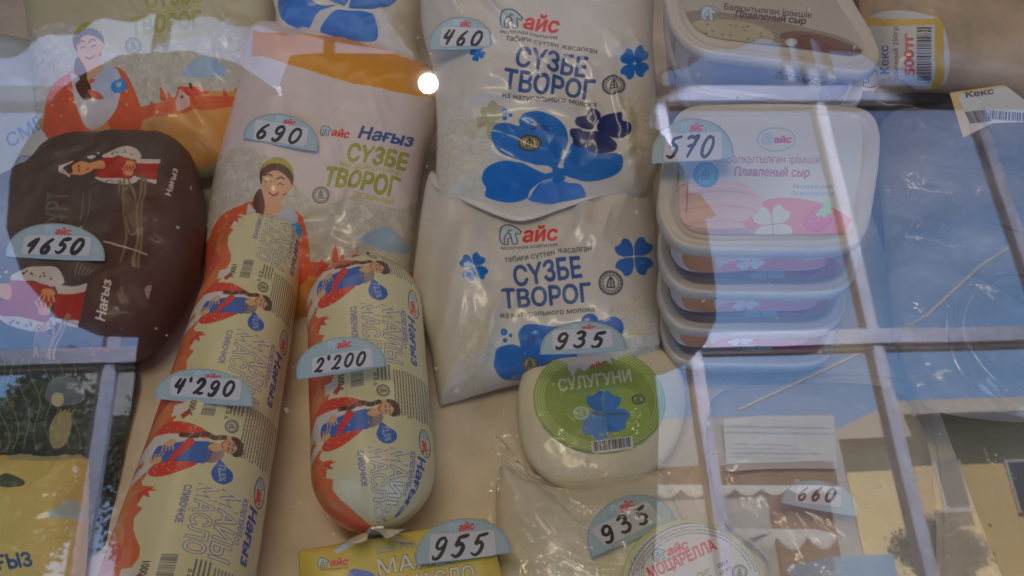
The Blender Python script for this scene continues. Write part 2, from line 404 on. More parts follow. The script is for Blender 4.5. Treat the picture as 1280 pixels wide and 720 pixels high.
class Bag:
    """a filled pouch: outline given in photo pixels laid on its frame, puffed up over it"""
    def __init__(s, fr, outline, thick=.022, fall=.03, bg=(.9, .9, .9), ppm=3600, smooth=True, seed=0, pucker=.0012, lump=.0015, lumpsc=45, crease=.0, n=200, rings=46, ppname='print'):
        s.fr = fr; s.thick = thick; s.fall = fall; s.seed = seed; s.n = n; s.rings = rings
        P = fr.px(outline); P = spl(P, True, 6) if smooth else dense(P, 4)
        s.P = resample(P, n); s.Pc = resample(P, 60); s.c = s.P.mean(0); s.pk = pucker; s.lp = lump; s.ls = lumpsc; s.cr = crease
        lo, hi = s.P.min(0) - .03, s.P.max(0) + .03; G = 160
        gx, gy = np.meshgrid(np.linspace(lo[0], hi[0], G), np.linspace(lo[1], hi[1], G)); HG = s.h0(np.stack([gx, gy], -1))
        def look(xy):
            f = np.clip((np.asarray(xy) - lo) / (hi - lo) * (G - 1), 0, G - 1.001); i = f.astype(int); f = f - i; x, y = i[..., 0], i[..., 1]; u, v = f[..., 0], f[..., 1]
            return (HG[y, x] * (1 - u) + HG[y, x + 1] * u) * (1 - v) + (HG[y + 1, x] * (1 - u) + HG[y + 1, x + 1] * u) * v
        fr.H = look
        s.cv = Canvas(ppname, s.P.min(0) - .004, s.P.max(0) + .004, fr.px, ppm, bg); s.pen = Pen(s.cv)
    def h0(s, xy):
        d, _ = seg_dist(xy, s.Pc); d = np.where(inside(xy, s.Pc), d, 0); return s.thick * bag_profile(d, s.fall)
    def build(s, name, mat, parent, under=.25, part=True):
        r = np.linspace(0, 1, s.rings + 1)[1:] ** .75
        c = s.c; xy = np.concatenate([c[None], (c + (s.P - c)[None] * r[:, None, None]).reshape(-1, 2)])
        d, run = seg_dist(xy, s.P); d[-s.n:] = 0
        h = s.thick * bag_profile(d, s.fall)
        m = np.clip(d / .012, 0, 1)
        h = h + s.lp * 2 * (fbm(xy[:, 0] * s.ls, xy[:, 1] * s.ls, s.seed, 3) - .5) * m
        h = h + s.pk * (ridge(run * 170, d * 25, s.seed + 3, 2) - .6) * 2 * np.exp(-d / .014) * np.clip(d / .003, 0, 1)
        if s.cr:
            a = s.seed; u = xy[:, 0] * math.cos(a) + xy[:, 1] * math.sin(a); v = -xy[:, 0] * math.sin(a) + xy[:, 1] * math.cos(a)
            w = fbm(u * 12, v * 12, s.seed + 6, 2) * 1.5
            q = ridge(u * 13 + w, v * 30 + w, s.seed + 4, 3); h = h + s.cr * np.clip((q - .62) * 3, 0, 1) ** 1.5 * m
        nn = len(xy); low = -under * s.thick * bag_profile(d, s.fall) - .0004
        V = np.concatenate([s.fr.pt(xy, h), s.fr.pt(xy, low)]); uv = (xy - s.cv.lo) / (s.cv.hi - s.cv.lo); uv = np.concatenate([uv, uv])
        Fc = []; n = s.n
        for k in (0, 1):
            o = k * nn
            for i in range(n):
                j = (i + 1) % n; f = (o, o + 1 + i, o + 1 + j); Fc.append(f if not k else f[::-1])
            for q in range(s.rings - 1):
                a = o + 1 + q * n
                for i in range(n):
                    j = (i + 1) % n; f = (a + i, a + n + i, a + n + j, a + j); Fc.append(f if not k else f[::-1])
        a = 1 + (s.rings - 1) * n
        for i in range(n):
            j = (i + 1) % n; Fc.append((a + i, nn + a + i, nn + a + j, a + j))
        if np.cross(s.P[0] - c, s.P[n // 8] - c) < 0: Fc = [f[::-1] for f in Fc]
        return mesh(name, V, Fc, mat, parent, uv)
# ------------------------------------------------------------------ the display case, its glass and what the glass mirrors
GN = nrm(ray(600, 104)); GD = .18                       # glass: normal and distance from the lens
C2 = CAM + 2 * GD * GN                                  # the lens mirrored in the glass
def MR(px, py, D):
    """point of the street / shop side seen mirrored at a photo pixel, D metres in front of the mirrored lens"""
    r = ray(px, py); m = r - 2 * (r @ GN)[..., None] * GN
    return C2 + m * (D / -m[..., 1])[..., None]
def mr(px, py, D): return MR(np.array(float(px)), np.array(float(py)), D)

m_shelf = pmat('shelf_board', ph(134, 112, 86), .45, bump=.7, bscale=24, grain=.22)
m_steel = pmat('case_steel', (.46, .42, .38), .45, bump=.1, grain=.1)
m_dark = pmat('case_dark', (.16, .13, .11), .6, grain=.15)
m_wall = pmat('shop_wall', (.22, .18, .15), .8, bump=.2, grain=.12)
m_val = pmat('valance_cloth', (.20, .16, .14), .85, bump=.4, bscale=80, grain=.2)
m_frame = pmat('window_paint', (.84, .84, .88), .35, grain=.05)
m_floor = pmat('shop_floor', (.25, .22, .2), .6, grain=.2)

# shelf: gently sagging lining sheet over the board
xs = np.linspace(-.75, .75, 120); ys = np.linspace(-.39, .55, 90); X, Y = np.meshgrid(xs, ys)
Z = .0035 * (fbm(X * 9, Y * 9, 3, 3) - .5) + .0028 * np.clip((ridge(X * 9 + fbm(X * 8, Y * 8, 4, 2), Y * 6, 8, 3) - .64) * 3, 0, 1)
V = np.stack([X, Y, Z - .001], -1).reshape(-1, 3); nx = len(xs)
xr = at_z(np.array(1100.), np.array(300.), 0.)[0]; X = np.minimum(X, xr + .002 * np.sin(Y * 12)); V = np.stack([X, Y, Z - .001], -1).reshape(-1, 3)  # lining stops short; dark board beyond stands in for shade at this end
Fc = [(j * nx + i, j * nx + i + 1, (j + 1) * nx + i + 1, (j + 1) * nx + i) for j in range(len(ys) - 1) for i in range(nx - 1) if xs[i] < xr + .012]
tag(mesh('shelf_lining', V, Fc, m_shelf), kind='structure')
case = empty('display_case', (0, .1, -.06), 'cream steel display case with a shelf behind sloped glass', 'display case')
box('shelf_board', (-.76, -.385, -.03), (.76, .56, -.006), m_dark, case)
box('back_panel', (-.76, .562, -.03), (.76, .585, .66), m_steel, case)
box('side_panel', (-.785, -.36, -.03), (-.762, .585, .66), m_steel, case)
box('side_panel', (.762, -.36, -.03), (.785, .585, .66), m_steel, case)
box('top_panel', (-.785, .045, .662), (.785, .585, .69), m_dark, case)
box('base_cabinet', (-.785, -.36, -.80), (.785, .585, -.032), m_dark, case)
# glass pane: a slab 5 mm thick between shelf front and case top
mg = bpy.data.materials.new('pane_glass'); mg.use_nodes = True; t = mg.node_tree; t.nodes.clear()
o_ = N(t, 'ShaderNodeOutputMaterial'); mx = N(t, 'ShaderNodeMixShader'); tr = N(t, 'ShaderNodeBsdfTransparent'); gl = N(t, 'ShaderNodeBsdfGlossy')
gl.inputs['Roughness'].default_value = 0.02; gl.inputs[0].default_value = (1, 1, 1, 1); tr.inputs[0].default_value = (.97, .975, .965, 1)
tcd = N(t, 'ShaderNodeTexCoord'); g = N(t, 'ShaderNodeTexNoise'); g.inputs['Scale'].default_value = 7; g.inputs['Detail'].default_value = 2
t.links.new(tcd.outputs['Object'], g.inputs[0]); bp = N(t, 'ShaderNodeBump'); bp.inputs['Strength'].default_value = .05; bp.inputs['Distance'].default_value = .003
t.links.new(g.outputs[0], bp.inputs['Height']); t.links.new(bp.outputs[0], gl.inputs['Normal'])
lwo = sheet_fresnel(t, .043)
mu = N(t, 'ShaderNodeMath', operation='MULTIPLY'); t.links.new(lwo, mu.inputs[0])
sm = N(t, 'ShaderNodeTexNoise'); sm.inputs['Scale'].default_value = 9; sm.inputs['Detail'].default_value = 6; sm.inputs['Distortion'].default_value = 1.5; t.links.new(tcd.outputs['Object'], sm.inputs[0])
sr = N(t, 'ShaderNodeMapRange'); sr.inputs[1].default_value = .3; sr.inputs[2].default_value = .7; sr.inputs[3].default_value = 2.5; sr.inputs[4].default_value = 3.1; t.links.new(sm.outputs[0], sr.inputs[0]); t.links.new(sr.outputs[0], mu.inputs[1])
t.links.new(mu.outputs[0], mx.inputs[0]); t.links.new(tr.outputs[0], mx.inputs[1]); t.links.new(gl.outputs[0], mx.inputs[2]); # dust specks and wiped smears on the pane
d1_ = N(t, 'ShaderNodeTexNoise'); d1_.inputs['Scale'].default_value = 420; d1_.inputs['Detail'].default_value = 1; t.links.new(tcd.outputs['Object'], d1_.inputs[0])
d2_ = N(t, 'ShaderNodeMapRange'); d2_.inputs[1].default_value = .745; d2_.inputs[2].default_value = .80; d2_.inputs[3].default_value = 0; d2_.inputs[4].default_value = .35; t.links.new(d1_.outputs[0], d2_.inputs[0])
mp_ = N(t, 'ShaderNodeMapping'); mp_.inputs['Scale'].default_value = (14, 3, 3); mp_.inputs['Rotation'].default_value = (0, .4, .5); t.links.new(tcd.outputs['Object'], mp_.inputs[0])
d3_ = N(t, 'ShaderNodeTexNoise'); d3_.inputs['Scale'].default_value = 2.2; d3_.inputs['Detail'].default_value = 8; d3_.inputs['Distortion'].default_value = 2; t.links.new(mp_.outputs[0], d3_.inputs[0])
d4_ = N(t, 'ShaderNodeMapRange'); d4_.inputs[1].default_value = .48; d4_.inputs[2].default_value = .75; d4_.inputs[3].default_value = 0; d4_.inputs[4].default_value = .03; t.links.new(d3_.outputs[0], d4_.inputs[0])
d5_ = N(t, 'ShaderNodeMath', operation='ADD'); t.links.new(d2_.outputs[0], d5_.inputs[0]); t.links.new(d4_.outputs[0], d5_.inputs[1])
df_ = N(t, 'ShaderNodeBsdfDiffuse'); df_.inputs[0].default_value = (.7, .68, .65, 1); m3_ = N(t, 'ShaderNodeMixShader'); t.links.new(d5_.outputs[0], m3_.inputs[0]); t.links.new(mx.outputs[0], m3_.inputs[1]); t.links.new(df_.outputs[0], m3_.inputs[2])
t.links.new(m3_.outputs[0], o_.inputs[0])
gx = nrm(np.cross(GN, [0, 0, 1])); gy = np.cross(gx, GN); gO = CAM + GN * GD
s0 = (-.005 - gO[2]) / gy[2]; s1 = (.655 - gO[2]) / gy[2]
pane = mesh('glass_pane', [gO + gx * a + gy * b for a, b in ((-.80, s0), (.80, s0), (.80, s1), (-.80, s1))], [(0, 1, 2, 3)], mg, smooth=False)
tag(pane, 'sloped clear glass pane in front of the dairy shelf, mirroring the window and street', 'glass pane')

# the shop behind the photographer
DW = 2.2; yW = C2[1] - DW; zF = -.80
def wz(r): return C2[2] + r * DW
def wx(r): return C2[0] + r * DW
tag(box('floor', (-3.4, yW, zF - .1), (4.2, 1.2, zF), m_floor), kind='structure')
tag(box('ceiling', (-3.4, yW - .3, wz(1.12)), (4.2, 1.2, wz(1.12) + .1), m_wall), kind='structure')
tag(box('wall', (-3.4, .9, zF), (4.2, 1.0, wz(1.12)), m_wall), kind='structure')
tag(box('wall', (-3.5, yW - .3, zF), (-3.4, 1.2, wz(1.12)), m_wall), kind='structure')
tag(box('wall', (4.2, yW - .3, zF), (4.3, 1.2, wz(1.12)), m_wall), kind='structure')
tag(box('wall', (-3.4, yW - .2, zF), (4.2, yW + .05, wz(-.06) - .002), m_wall), kind='structure')
win = empty('shop_window', (0, yW, wz(-.06)), 'wide white framed shop window with square panes facing the street', 'window')
fw = .036
for r in (-.93, -.68, -.43, -.18, .07, .322, .572, .824, 1.07, 1.32):
    box('mullion', (wx(r) - fw * .5, yW - .012, wz(-.05)), (wx(r) + fw * .5, yW + .02, wz(1.1)), m_frame, win, .004)
for r in (.535, .60):
    box('mullion', (wx(r) - .014, yW - .01, wz(.77)), (wx(r) + .014, yW + .022, wz(1.1)), m_frame, win, .003)
for r, w in ((.745, .066), (.345, .05), (-.05, .06)):
    box('transom', (-3.35, yW - .015, wz(r) - w * .5), (4.15, yW + .026, wz(r) + w * .5), m_frame, win, .004)
for r, w in ((.745, .066), (.345, .05)):      # dark strip standing in for the shadow line under each transom
    box('seal', (-3.35, yW - .012, wz(r) - w * .5 - .014), (4.15, yW + .018, wz(r) - w * .5 - .001), m_dark, win)
for r in (-.43, .322, .572, .824, 1.07):
    box('seal', (wx(r) - fw * .5 - .012, yW - .01, wz(-.05)), (wx(r) - fw * .5 - .001, yW + .016, wz(1.1)), m_dark, win)
# valance: lower edge read from the mirror image
edge = [(-160, 130), (-60, 92), (0, 66), (60, 42), (130, 21), (190, 16), (250, 17), (350, 34), (500, 60), (700, 90), (820, 92), (890, 62), (950, 48), (1010, 46), (1090, 72), (1180, 103), (1280, 133), (1420, 190)]
E_ = spl(edge, False, 5); E3 = MR(E_[:, 0], E_[:, 1], DW - .12)
top = E3.copy(); top[:, 2] = wz(1.12) - .002; k = len(E3); back = np.array([0, -.02, 0])
fold = np.stack([0 * E3[:, 0], .018 * np.sin(E3[:, 0] * 38), 0 * E3[:, 0]], -1)
V = np.concatenate([E3 + fold, top + fold, E3 + fold + back, top + fold + back])
Fc = []
for i in range(k - 1): Fc += [(i, i + 1, k + i + 1, k + i), (2 * k + i, 3 * k + i, 3 * k + i + 1, 2 * k + i + 1), (i, 2 * k + i, 2 * k + i + 1, i + 1)]
tag(mesh('window_valance', V, Fc, m_val), 'dark brown scalloped cloth valance hanging over the shop window', 'valance')

# the street: houses, awnings, trees
m_ground = pmat('asphalt', (.09, .09, .09), .9, grain=.3)
tag(box('ground', (-60, -80, zF - .5), (60, yW - .35, zF - .15), m_ground), kind='structure')
m_yel = pmat('yellow_render', (.78, .56, .25), .9, bump=.2, grain=.12)
m_yel2 = pmat('yellow_bright', (.85, .66, .32), .9, grain=.06)
m_roof = pmat('roof_sheet', (.62, .52, .40), .6, grain=.15)
m_grey = pmat('grey_board', (.46, .46, .47), .7, grain=.2)
m_brown = pmat('brown_panel', (.20, .10, .07), .7, grain=.2)
m_wht = pmat('white_cloth', (.42, .41, .40), .7, grain=.08)
m_blue = pmat('blue_panel', (.20, .42, .62), .5, grain=.1)
m_glassd = pmat('dark_window_glass', (.05, .06, .08), .12)
m_sill = pmat('window_trim', (.55, .53, .50), .6)
def bldg(name, x0, x1, ytop, D, depth, mat, label, cat, px=True, ybot=None):
    a = mr(x1, ytop, D); b = mr(x0, ytop, D); lo = min(a[0], b[0]); hi = max(a[0], b[0]); z = (a[2] + b[2]) / 2
    zb = zF - .15 if ybot is None else mr((x0 + x1) / 2, ybot, D)[2]
    e = empty(name, ((lo + hi) / 2, a[1], zb), label, cat)
    box('wall', (lo, a[1] - depth, zb), (hi, a[1], z), mat, e)
    return e, lo, hi, z, a[1]
def rect_on(name, e, x0, y0, x1, y1, D, mat, proud=.05, parent=None):
    a = mr(x0, (y0 + y1) / 2, D)[0]; b = mr(x1, (y0 + y1) / 2, D)[0]; z0 = mr((x0 + x1) / 2, y1, D)[2]; z1 = mr((x0 + x1) / 2, y0, D)[2]; y = C2[1] - D
    return box(name, (min(a, b), y + .003, z0), (max(a, b), y + proud, z1), mat, e)
e, lo, hi, z, y = bldg('yellow_house', 1118, 1560, 520, 17, 7, m_yel, 'long yellow rendered house with dark windows across the street', 'house')
box('roof', (lo - .3, y - 7.2, z + .003), (hi + .3, y + .7, z + .30), m_roof, e)
for (a, b, c, d) in ((1172, 1205, 572, 636), (1262, 1300, 574, 640), (1345, 1385, 578, 645)):
    w_ = rect_on('window', e, a, c, b, d, 17, m_sill, .06); rect_on('pane', e, a + 3, c + 3, b - 3, d - 3, 17, m_glassd, .09).parent = w_
rect_on('window_sill', e, 1168, 637, 1212, 641, 17, m_wht, .2)
e, lo, hi, z, y = bldg('gable_house', 1052, 1112, 552, 15, 5, m_yel2, 'narrow bright yellow house end with low pitched roof', 'house')
zz = mr(1080, 508, 15)[2]
xm = (lo + hi) / 2
mesh('roof', [(lo - .3, y + .4, z), (hi + .25, y + .4, z), (xm + .6, y + .4, zz), (lo - .3, y + .4, z + .15), (lo - .3, y - 5, z), (hi + .25, y - 5, z), (xm + .6, y - 5, zz), (lo - .3, y - 5, z + .15)],
     [(0, 1, 2, 3), (4, 7, 6, 5), (0, 4, 5, 1), (1, 5, 6, 2), (2, 6, 7, 3), (3, 7, 4, 0)], m_roof, e, smooth=False)
e, lo, hi, z, y = bldg('grey_pavilion', 780, 1044, 521, 13, 3, m_grey, 'grey flat roofed pavilion with a long shop sign', 'pavilion')
rect_on('sign_board', e, 905, 527, 1030, 578, 13, m_wht, .06)
for i in range(7): rect_on('sign_letter', e, 914 + i * 16, 545, 923 + i * 16, 566, 13, m_grey, .075)
rect_on('brown_fascia', e, 790, 582, 1044, 612, 13, m_brown, .10)
rect_on('brown_wall', e, 968, 615, 1044, 730, 13, m_brown, .12)
rect_on('shutter', e, 885, 640, 960, 730, 13, m_grey, .10)
def awning(x0, x1, y0, y1, D, n, label):
    P0 = mr(x0, y0, D); P1 = mr(x1, y0, D); zb = mr((x0 + x1) / 2, y1, D)[2]; V = []; Fc = []; q = 6
    for i in range(n * q + 1):
        t = i / (n * q); p = P0 * (1 - t) + P1 * t; s = abs(math.sin(i / q * math.pi))
        V += [p + [0, -.5, .12], p, [p[0], p[1] + .02, zb + (p[2] - zb) * (1 - s) * .8]]
    for i in range(n * q):
        a = i * 3; Fc += [(a, a + 3, a + 4, a + 1), (a + 1, a + 4, a + 5, a + 2)]
    tag(mesh('awning', V, Fc, m_wht), label, 'awning')
awning(782, 1052, 609, 621, 11.5, 8, 'upper white scalloped awning on the grey pavilion')
awning(895, 1046, 668, 690, 10, 4, 'lower white scalloped awning nearer the street')
e, lo, hi, z, y = bldg('blue_kiosk', 1042, 1118, 694, 8, 1.2, m_blue, 'small pale blue kiosk at the foot of the yellow house', 'kiosk')
e, lo, hi, z, y = bldg('white_house', 60, 200, 462, 15, 5, m_wht, 'low white house behind the dark trees', 'house', ybot=520)
# cable across the sky
P = [mr(a, b, 9) for a, b in ((925, 512), (1000, 478), (1080, 440), (1160, 395), (1225, 335), (1300, 285), (1400, 220))]
cu = bpy.data.curves.new('street_cable', 'CURVE'); cu.dimensions = '3D'; sp = cu.splines.new('POLY'); sp.points.add(len(P) - 1); cu.bevel_depth = .016; cu.bevel_resolution = 1
for q, p in zip(sp.points, P): q.co = (*p, 1)
me = None
_co = bpy.data.objects.new('tmp', cu); me = bpy.data.meshes.new_from_object(_co); bpy.data.objects.remove(_co)
me.materials.append(m_sill); co = bpy.data.objects.new('street_cable', me); COL.objects.link(co); tag(co, 'thick pale cable slung across the sky over the street', 'cable')
m_leaf = pmat('leaves', (.045, .075, .03), .7, grain=.4); m_bark = pmat('bark', (.09, .07, .05), .9)
def tree(cx, cy, rx, ry, D, seed, label):
    c = mr(cx, cy, D); R = abs(mr(cx + rx, cy, D)[0] - c[0]); H = abs(mr(cx, cy - ry, D)[2] - c[2]); rs = np.random.RandomState(seed)
    e = empty('tree', (c[0], c[1], zF - .15), label, 'tree')
    n = 7; V = []; Fc = []; zs = np.linspace(zF - .15, c[2], 6)
    for i, z_ in enumerate(zs):
        for k_ in range(n): V.append((c[0] + (.16 - .02 * i) * math.cos(k_ * 6.283 / n) + .05 * math.sin(i), c[1] + (.16 - .02 * i) * math.sin(k_ * 6.283 / n), z_))
    for i in range(5):
        for k_ in range(n): Fc.append((i * n + k_, i * n + (k_ + 1) % n, (i + 1) * n + (k_ + 1) % n, (i + 1) * n + k_))
    mesh('trunk', V, Fc, m_bark, e)
    cl = rs.randn(26, 3); cl /= np.linalg.norm(cl, axis=1)[:, None]; cl *= rs.rand(26, 1) ** .4 * .8
    M_ = 6500; b = cl[rs.randint(0, 26, M_)] + rs.randn(M_, 3) * .17; b = b * [R, R * .7, H] + c
    u = rs.randn(M_, 3); u /= np.linalg.norm(u, axis=1)[:, None]; w = np.cross(u, rs.randn(M_, 3)); w /= np.linalg.norm(w, axis=1)[:, None]; sz = (.05 + .06 * rs.rand(M_, 1)) * R / 1.2
    V = np.stack([b - u * sz, b + w * sz * .6, b + u * sz, b - w * sz * .6], 1).reshape(-1, 3)
    mesh('crown', V, np.arange(M_ * 4).reshape(-1, 4), m_leaf, e, smooth=False)
tree(60, 560, 85, 110, 9, 1, 'dark leafy tree on the left in the mirrored street')
tree(10, 640, 90, 120, 8, 2, 'dark bushy tree lowest at the left edge of the mirrored street')
tree(172, 590, 48, 110, 9.5, 3, 'dark tree between the white house and the shop window frame')
tree(1175, 690, 50, 50, 12, 4, 'low green tree in front of the long yellow house')

# ------------------------------------------------------------------ the photographer, seen only as a dark shape in the glass
m_jack = pmat('dark_jacket', (.022, .02, .02), .9, bump=.4, bscale=120, grain=.2)
m_skin = pmat('skin', (.30, .18, .13), .6, sss=.05); m_hair = pmat('hair', (.02, .016, .014), .7, bump=.6, bscale=200)
def skin(name, pts, edges, radii, mat, parent, sub=2):
    me = bpy.data.meshes.new(name); pts = [np.array(p) - np.array(parent.location) for p in pts]
    me.from_pydata([tuple(p) for p in pts], edges, []); o = bpy.data.objects.new(name, me); COL.objects.link(o); o.parent = parent
    m = o.modifiers.new('s', 'SKIN'); m.use_smooth_shade = True
    for v, r_ in zip(me.skin_vertices[0].data, radii): v.radius = r_ if hasattr(r_, '__len__') else (r_, r_)
    me.skin_vertices[0].data[0].use_root = True
    s_ = o.modifiers.new('d', 'SUBSURF'); s_.levels = sub; s_.render_levels = sub
    me.materials.append(mat); return o
pel = mr(500, 1150, .74); pel[2] = zF + .95
per = empty('person', (pel[0], pel[1], zF), 'person in a dark jacket holding a phone up in both hands', 'person')
ch = mr(505, 420, .66); nk = mr(545, 110, .68); sL = mr(250, 262, .66); sR = mr(770, 300, .66)
eL = mr(140, 300, .52); eR = mr(815, 405, .56); wL = mr(292, 182, .34); wR = mr(800, 250, .34)
kL = pel + [-.10, .02, -.45]; kR = pel + [.10, .02, -.45]; fL = pel + [-.11, -.02, -.9]; fR = pel + [.11, -.02, -.9]
waist = (pel + ch) / 2
pts = [pel, waist, ch, nk, sL, eL, wL, sR, eR, wR, pel + [-.1, 0, -.06], kL, fL, pel + [.1, 0, -.06], kR, fR]
skin('body', pts, [(0, 1), (1, 2), (2, 3), (2, 4), (4, 5), (5, 6), (2, 7), (7, 8), (8, 9), (0, 10), (10, 11), (11, 12), (0, 13), (13, 14), (14, 15)],
     [(.18, .12), (.235, .12), (.215, .12), (.06, .06), .098, .084, .080, .075, .055, .032, .09, .065, .045, .09, .065, .045], m_jack, per)
hd = mr(560, -95, .66)
skin('head', [nk + [0, .01, .0], hd + [0, .0, -.06], hd + [0, .025, -.02], hd + [0, .01, .05], hd + [0, .0, .10]], [(0, 1), (1, 2), (2, 3), (3, 4)], [.05, .062, .082, .088, .05], m_skin, per)
skin('hair', [hd + [0, -.03, -.08], hd + [0, -.035, .0], hd + [0, -.01, .085], hd + [0, .02, .115]], [(0, 1), (1, 2), (2, 3)], [.06, .095, .10, .05], m_hair, per)
pc = CAM - FWD * .009 + RT * (-.004) + UP * (-.030)
for sgn, wr in ((-1, wL), (1, wR)):
    base = pc + RT * sgn * .088 - UP * .03 - FWD * .012
    P = [wr, base - UP * .02, base]; Ed = [(0, 1), (1, 2)]; Rd = [.026, (.03, .018), (.034, .014)]
    for q in range(4):
        o0 = len(P); a = base + UP * (.028 - .019 * q) - RT * sgn * .002; L = (.030, .034, .032, .026)[q]
        P += [a, a + FWD * .012 - RT * sgn * .004, a + FWD * .020 - RT * sgn * (.008 + L * .5)]; Ed += [(2, o0), (o0, o0 + 1), (o0 + 1, o0 + 2)]; Rd += [.010, .009, .0075]
    o0 = len(P); P += [base - UP * .02 - FWD * .01 - RT * sgn * .015, base - UP * .012 - FWD * .012 - RT * sgn * .04]; Ed += [(1, o0), (o0, o0 + 1)]; Rd += [.012, .009]
    skin('hand', P, Ed, Rd, m_skin, per, 1)
m_ph = pmat('phone_body', (.02, .02, .022), .3)
# phone: a rounded slab just behind the lens, its lamp beside the lens
V = []; Fc = []; o2 = resample(np.concatenate([ell(sx * .075, sy * .031, .008, .008, 0, 7, a0, a0 + 90) for sx, sy, a0 in ((1, 1, 0), (-1, 1, 90), (-1, -1, 180), (1, -1, 270))]), 40)
for dz in (0, -.008):
    for x, y in o2: V.append(pc + RT * x + UP * y + FWD * dz)
n = 40; Fc = [tuple(range(n)), tuple(range(2 * n - 1, n - 1, -1))] + [(i, (i + 1) % n, n + (i + 1) % n, n + i) for i in range(n)]
pho = empty('phone', tuple(pc), 'black phone held sideways with its lamp lit', 'phone')
mesh('phone_body', V, Fc, m_ph, pho, smooth=False)
mem = bpy.data.materials.new('lamp_glow'); mem.use_nodes = True; t = mem.node_tree; t.nodes.clear(); em = N(t, 'ShaderNodeEmission'); em.inputs[0].default_value = (1, .93, .80, 1); em.inputs[1].default_value = 60
o_ = N(t, 'ShaderNodeOutputMaterial'); t.links.new(em.outputs[0], o_.inputs[0])
# the lamp sits where its mirror image falls at (536,104)
r = ray(536, 104); m_ = r - 2 * (r @ GN) * GN; tt = ((CAM - FWD * .0075 - C2) @ FWD) / (m_ @ FWD); lp = C2 + m_ * tt
bm = bmesh.new(); bmesh.ops.create_uvsphere(bm, u_segments=12, v_segments=8, radius=.0042); me = bpy.data.meshes.new('lamp'); bm.to_mesh(me); bm.free(); me.materials.append(mem)
m2 = pmat('halo_glow', (.8, .75, .6), .4); m2.node_tree.nodes['Principled BSDF'].inputs['Emission Color'].default_value = (1, .85, .55, 1); m2.node_tree.nodes['Principled BSDF'].inputs['Emission Strength'].default_value = .9  # dim glowing ball stands in for the halo around the lamp
bm = bmesh.new(); bmesh.ops.create_icosphere(bm, subdivisions=2, radius=.0062); me2 = bpy.data.meshes.new('lamp_halo'); bm.to_mesh(me2); bm.free(); me2.materials.append(m2)
lo2 = bpy.data.objects.new('lamp_halo', me2); COL.objects.link(lo2); lo2.parent = pho; lo2.location = Vector(lp - FWD * .006) - Vector(pc)
lo_ = bpy.data.objects.new('lamp', me); COL.objects.link(lo_); lo_.parent = pho; lo_.location = Vector(lp) - Vector(pc)
# ------------------------------------------------------------------ shared print motifs
NAVY = ph(34, 52, 86); BLUE = ph(8, 68, 116); DKBLUE = ph(12, 30, 78); RED = ph(150, 34, 30); INK = ph(46, 42, 46); OLIVE = ph(114, 106, 34); GREEN = ph(70, 84, 40)
ORANGE = ph(158, 84, 40); TAN = ph(142, 98, 50); REDOR = ph(150, 62, 36); SKINC = ph(146, 108, 78); HAIRC = ph(58, 32, 26)
BAGW = ph(137, 128, 116)
def bears(p, col=INK):
    """two outlined bears side by side in a 1 x 1 box, y down"""
    p.fill([spl([(.02, .95), (.0, .55), (.08, .15), (.35, .02), (.62, .08), (.95, .38), (.88, .5), (.72, .46), (.74, .95), (.56, .97), (.5, .7), (.36, .7), (.34, .97), (.12, .98)])], ph(132, 142, 140))
    p.line([(.12, .98), (.0, .8), (.0, .45), (.1, .12), (.35, .0), (.6, .06), (.95, .38)], .055, col, smooth=True)
    p.line([(.95, .38), (.88, .52), (.70, .47), (.76, .92), (.56, .97), (.5, .68)], .05, col, smooth=True)
    p.line([(.18, .98), (.2, .62), (.38, .42), (.5, .62), (.34, .72), (.35, .97), (.22, .99)], .05, col, smooth=True)
    p.line([(.38, .42), (.42, .28), (.52, .3)], .05, col, smooth=True); p.fill([ell(.46, .5, .03)], col)
def logo(p, sub=True, col=RED):
    """unit box: bears 0..0.42, lettering to 1; height .42"""
    bears(p.sub((0, .0), (.40, 0), (0, .36)))
    p.text('айс', (.40, .33), (1.0, .33), .26, col, bold=.035, outline=(ph(140, 128, 116), .03), shear=.18)
    if sub: p.text('МОЛОЧНАЯ КОМПАНИЯ', (.0, .455), (1.0, .455), .055, INK, bold=.01, shear=.2)
def leaf(p, cx, cy, L, wd, ang, col):
    c, s = math.cos(rad(ang)), math.sin(rad(ang))
    p.sub((cx, cy), (c * L, s * L), (-s * L * wd, c * L * wd)).fill([spl([(.02, 0), (.3, -.34), (.7, -.52), (1.0, -.36), (.93, 0), (1.0, .36), (.7, .52), (.3, .34)])], col)
def clover(p, cx, cy, r, rot=0, col=BLUE, ex=1.0, line=None):
    for k in range(4): leaf(p, cx + .05 * r * math.cos(rad(rot + 90 * k)), cy + .05 * r * math.sin(rad(rot + 90 * k)), r * (ex if k % 2 == 0 else 1), .92 / (ex if k % 2 == 0 else 1), rot + 90 * k, col)
    if line:
        for k in range(2):
            a = rad(rot + 45 + 90 * k); p.line([(cx - math.cos(a) * r * .45, cy - math.sin(a) * r * .45), (cx + math.cos(a) * r * .45, cy + math.sin(a) * r * .45)], r * .05, line)
def seal(p, cx, cy, r, col=INK, bgc=None, ry=None):
    ry = ry or r
    if bgc is not None: p.fill([ell(cx, cy, r, ry)], bgc)
    p.ring(cx, cy, r, r * .09, col, ry); p.ring(cx, cy, r * .68, r * .07, col, ry * .68)
    for k in range(18):
        a = k * 20; q = ell(cx, cy, r * .83, ry * .83, 0, 72); i = (k * 4) % 72
        p.line([q[i], q[(i + 2) % 72]], r * .12, col)
    p.line([(cx - r * .3, cy + ry * .35), (cx - r * .2, cy - ry * .2), (cx, cy - ry * .5), (cx + r * .2, cy - ry * .2), (cx + r * .3, cy + ry * .35), (cx - r * .3, cy + ry * .35)], r * .12, col)
    p.line([(cx, cy - ry * .4), (cx, cy + ry * .3)], r * .1, col); p.fill([ell(cx, cy + ry * .05, r * .13, ry * .13)], col)
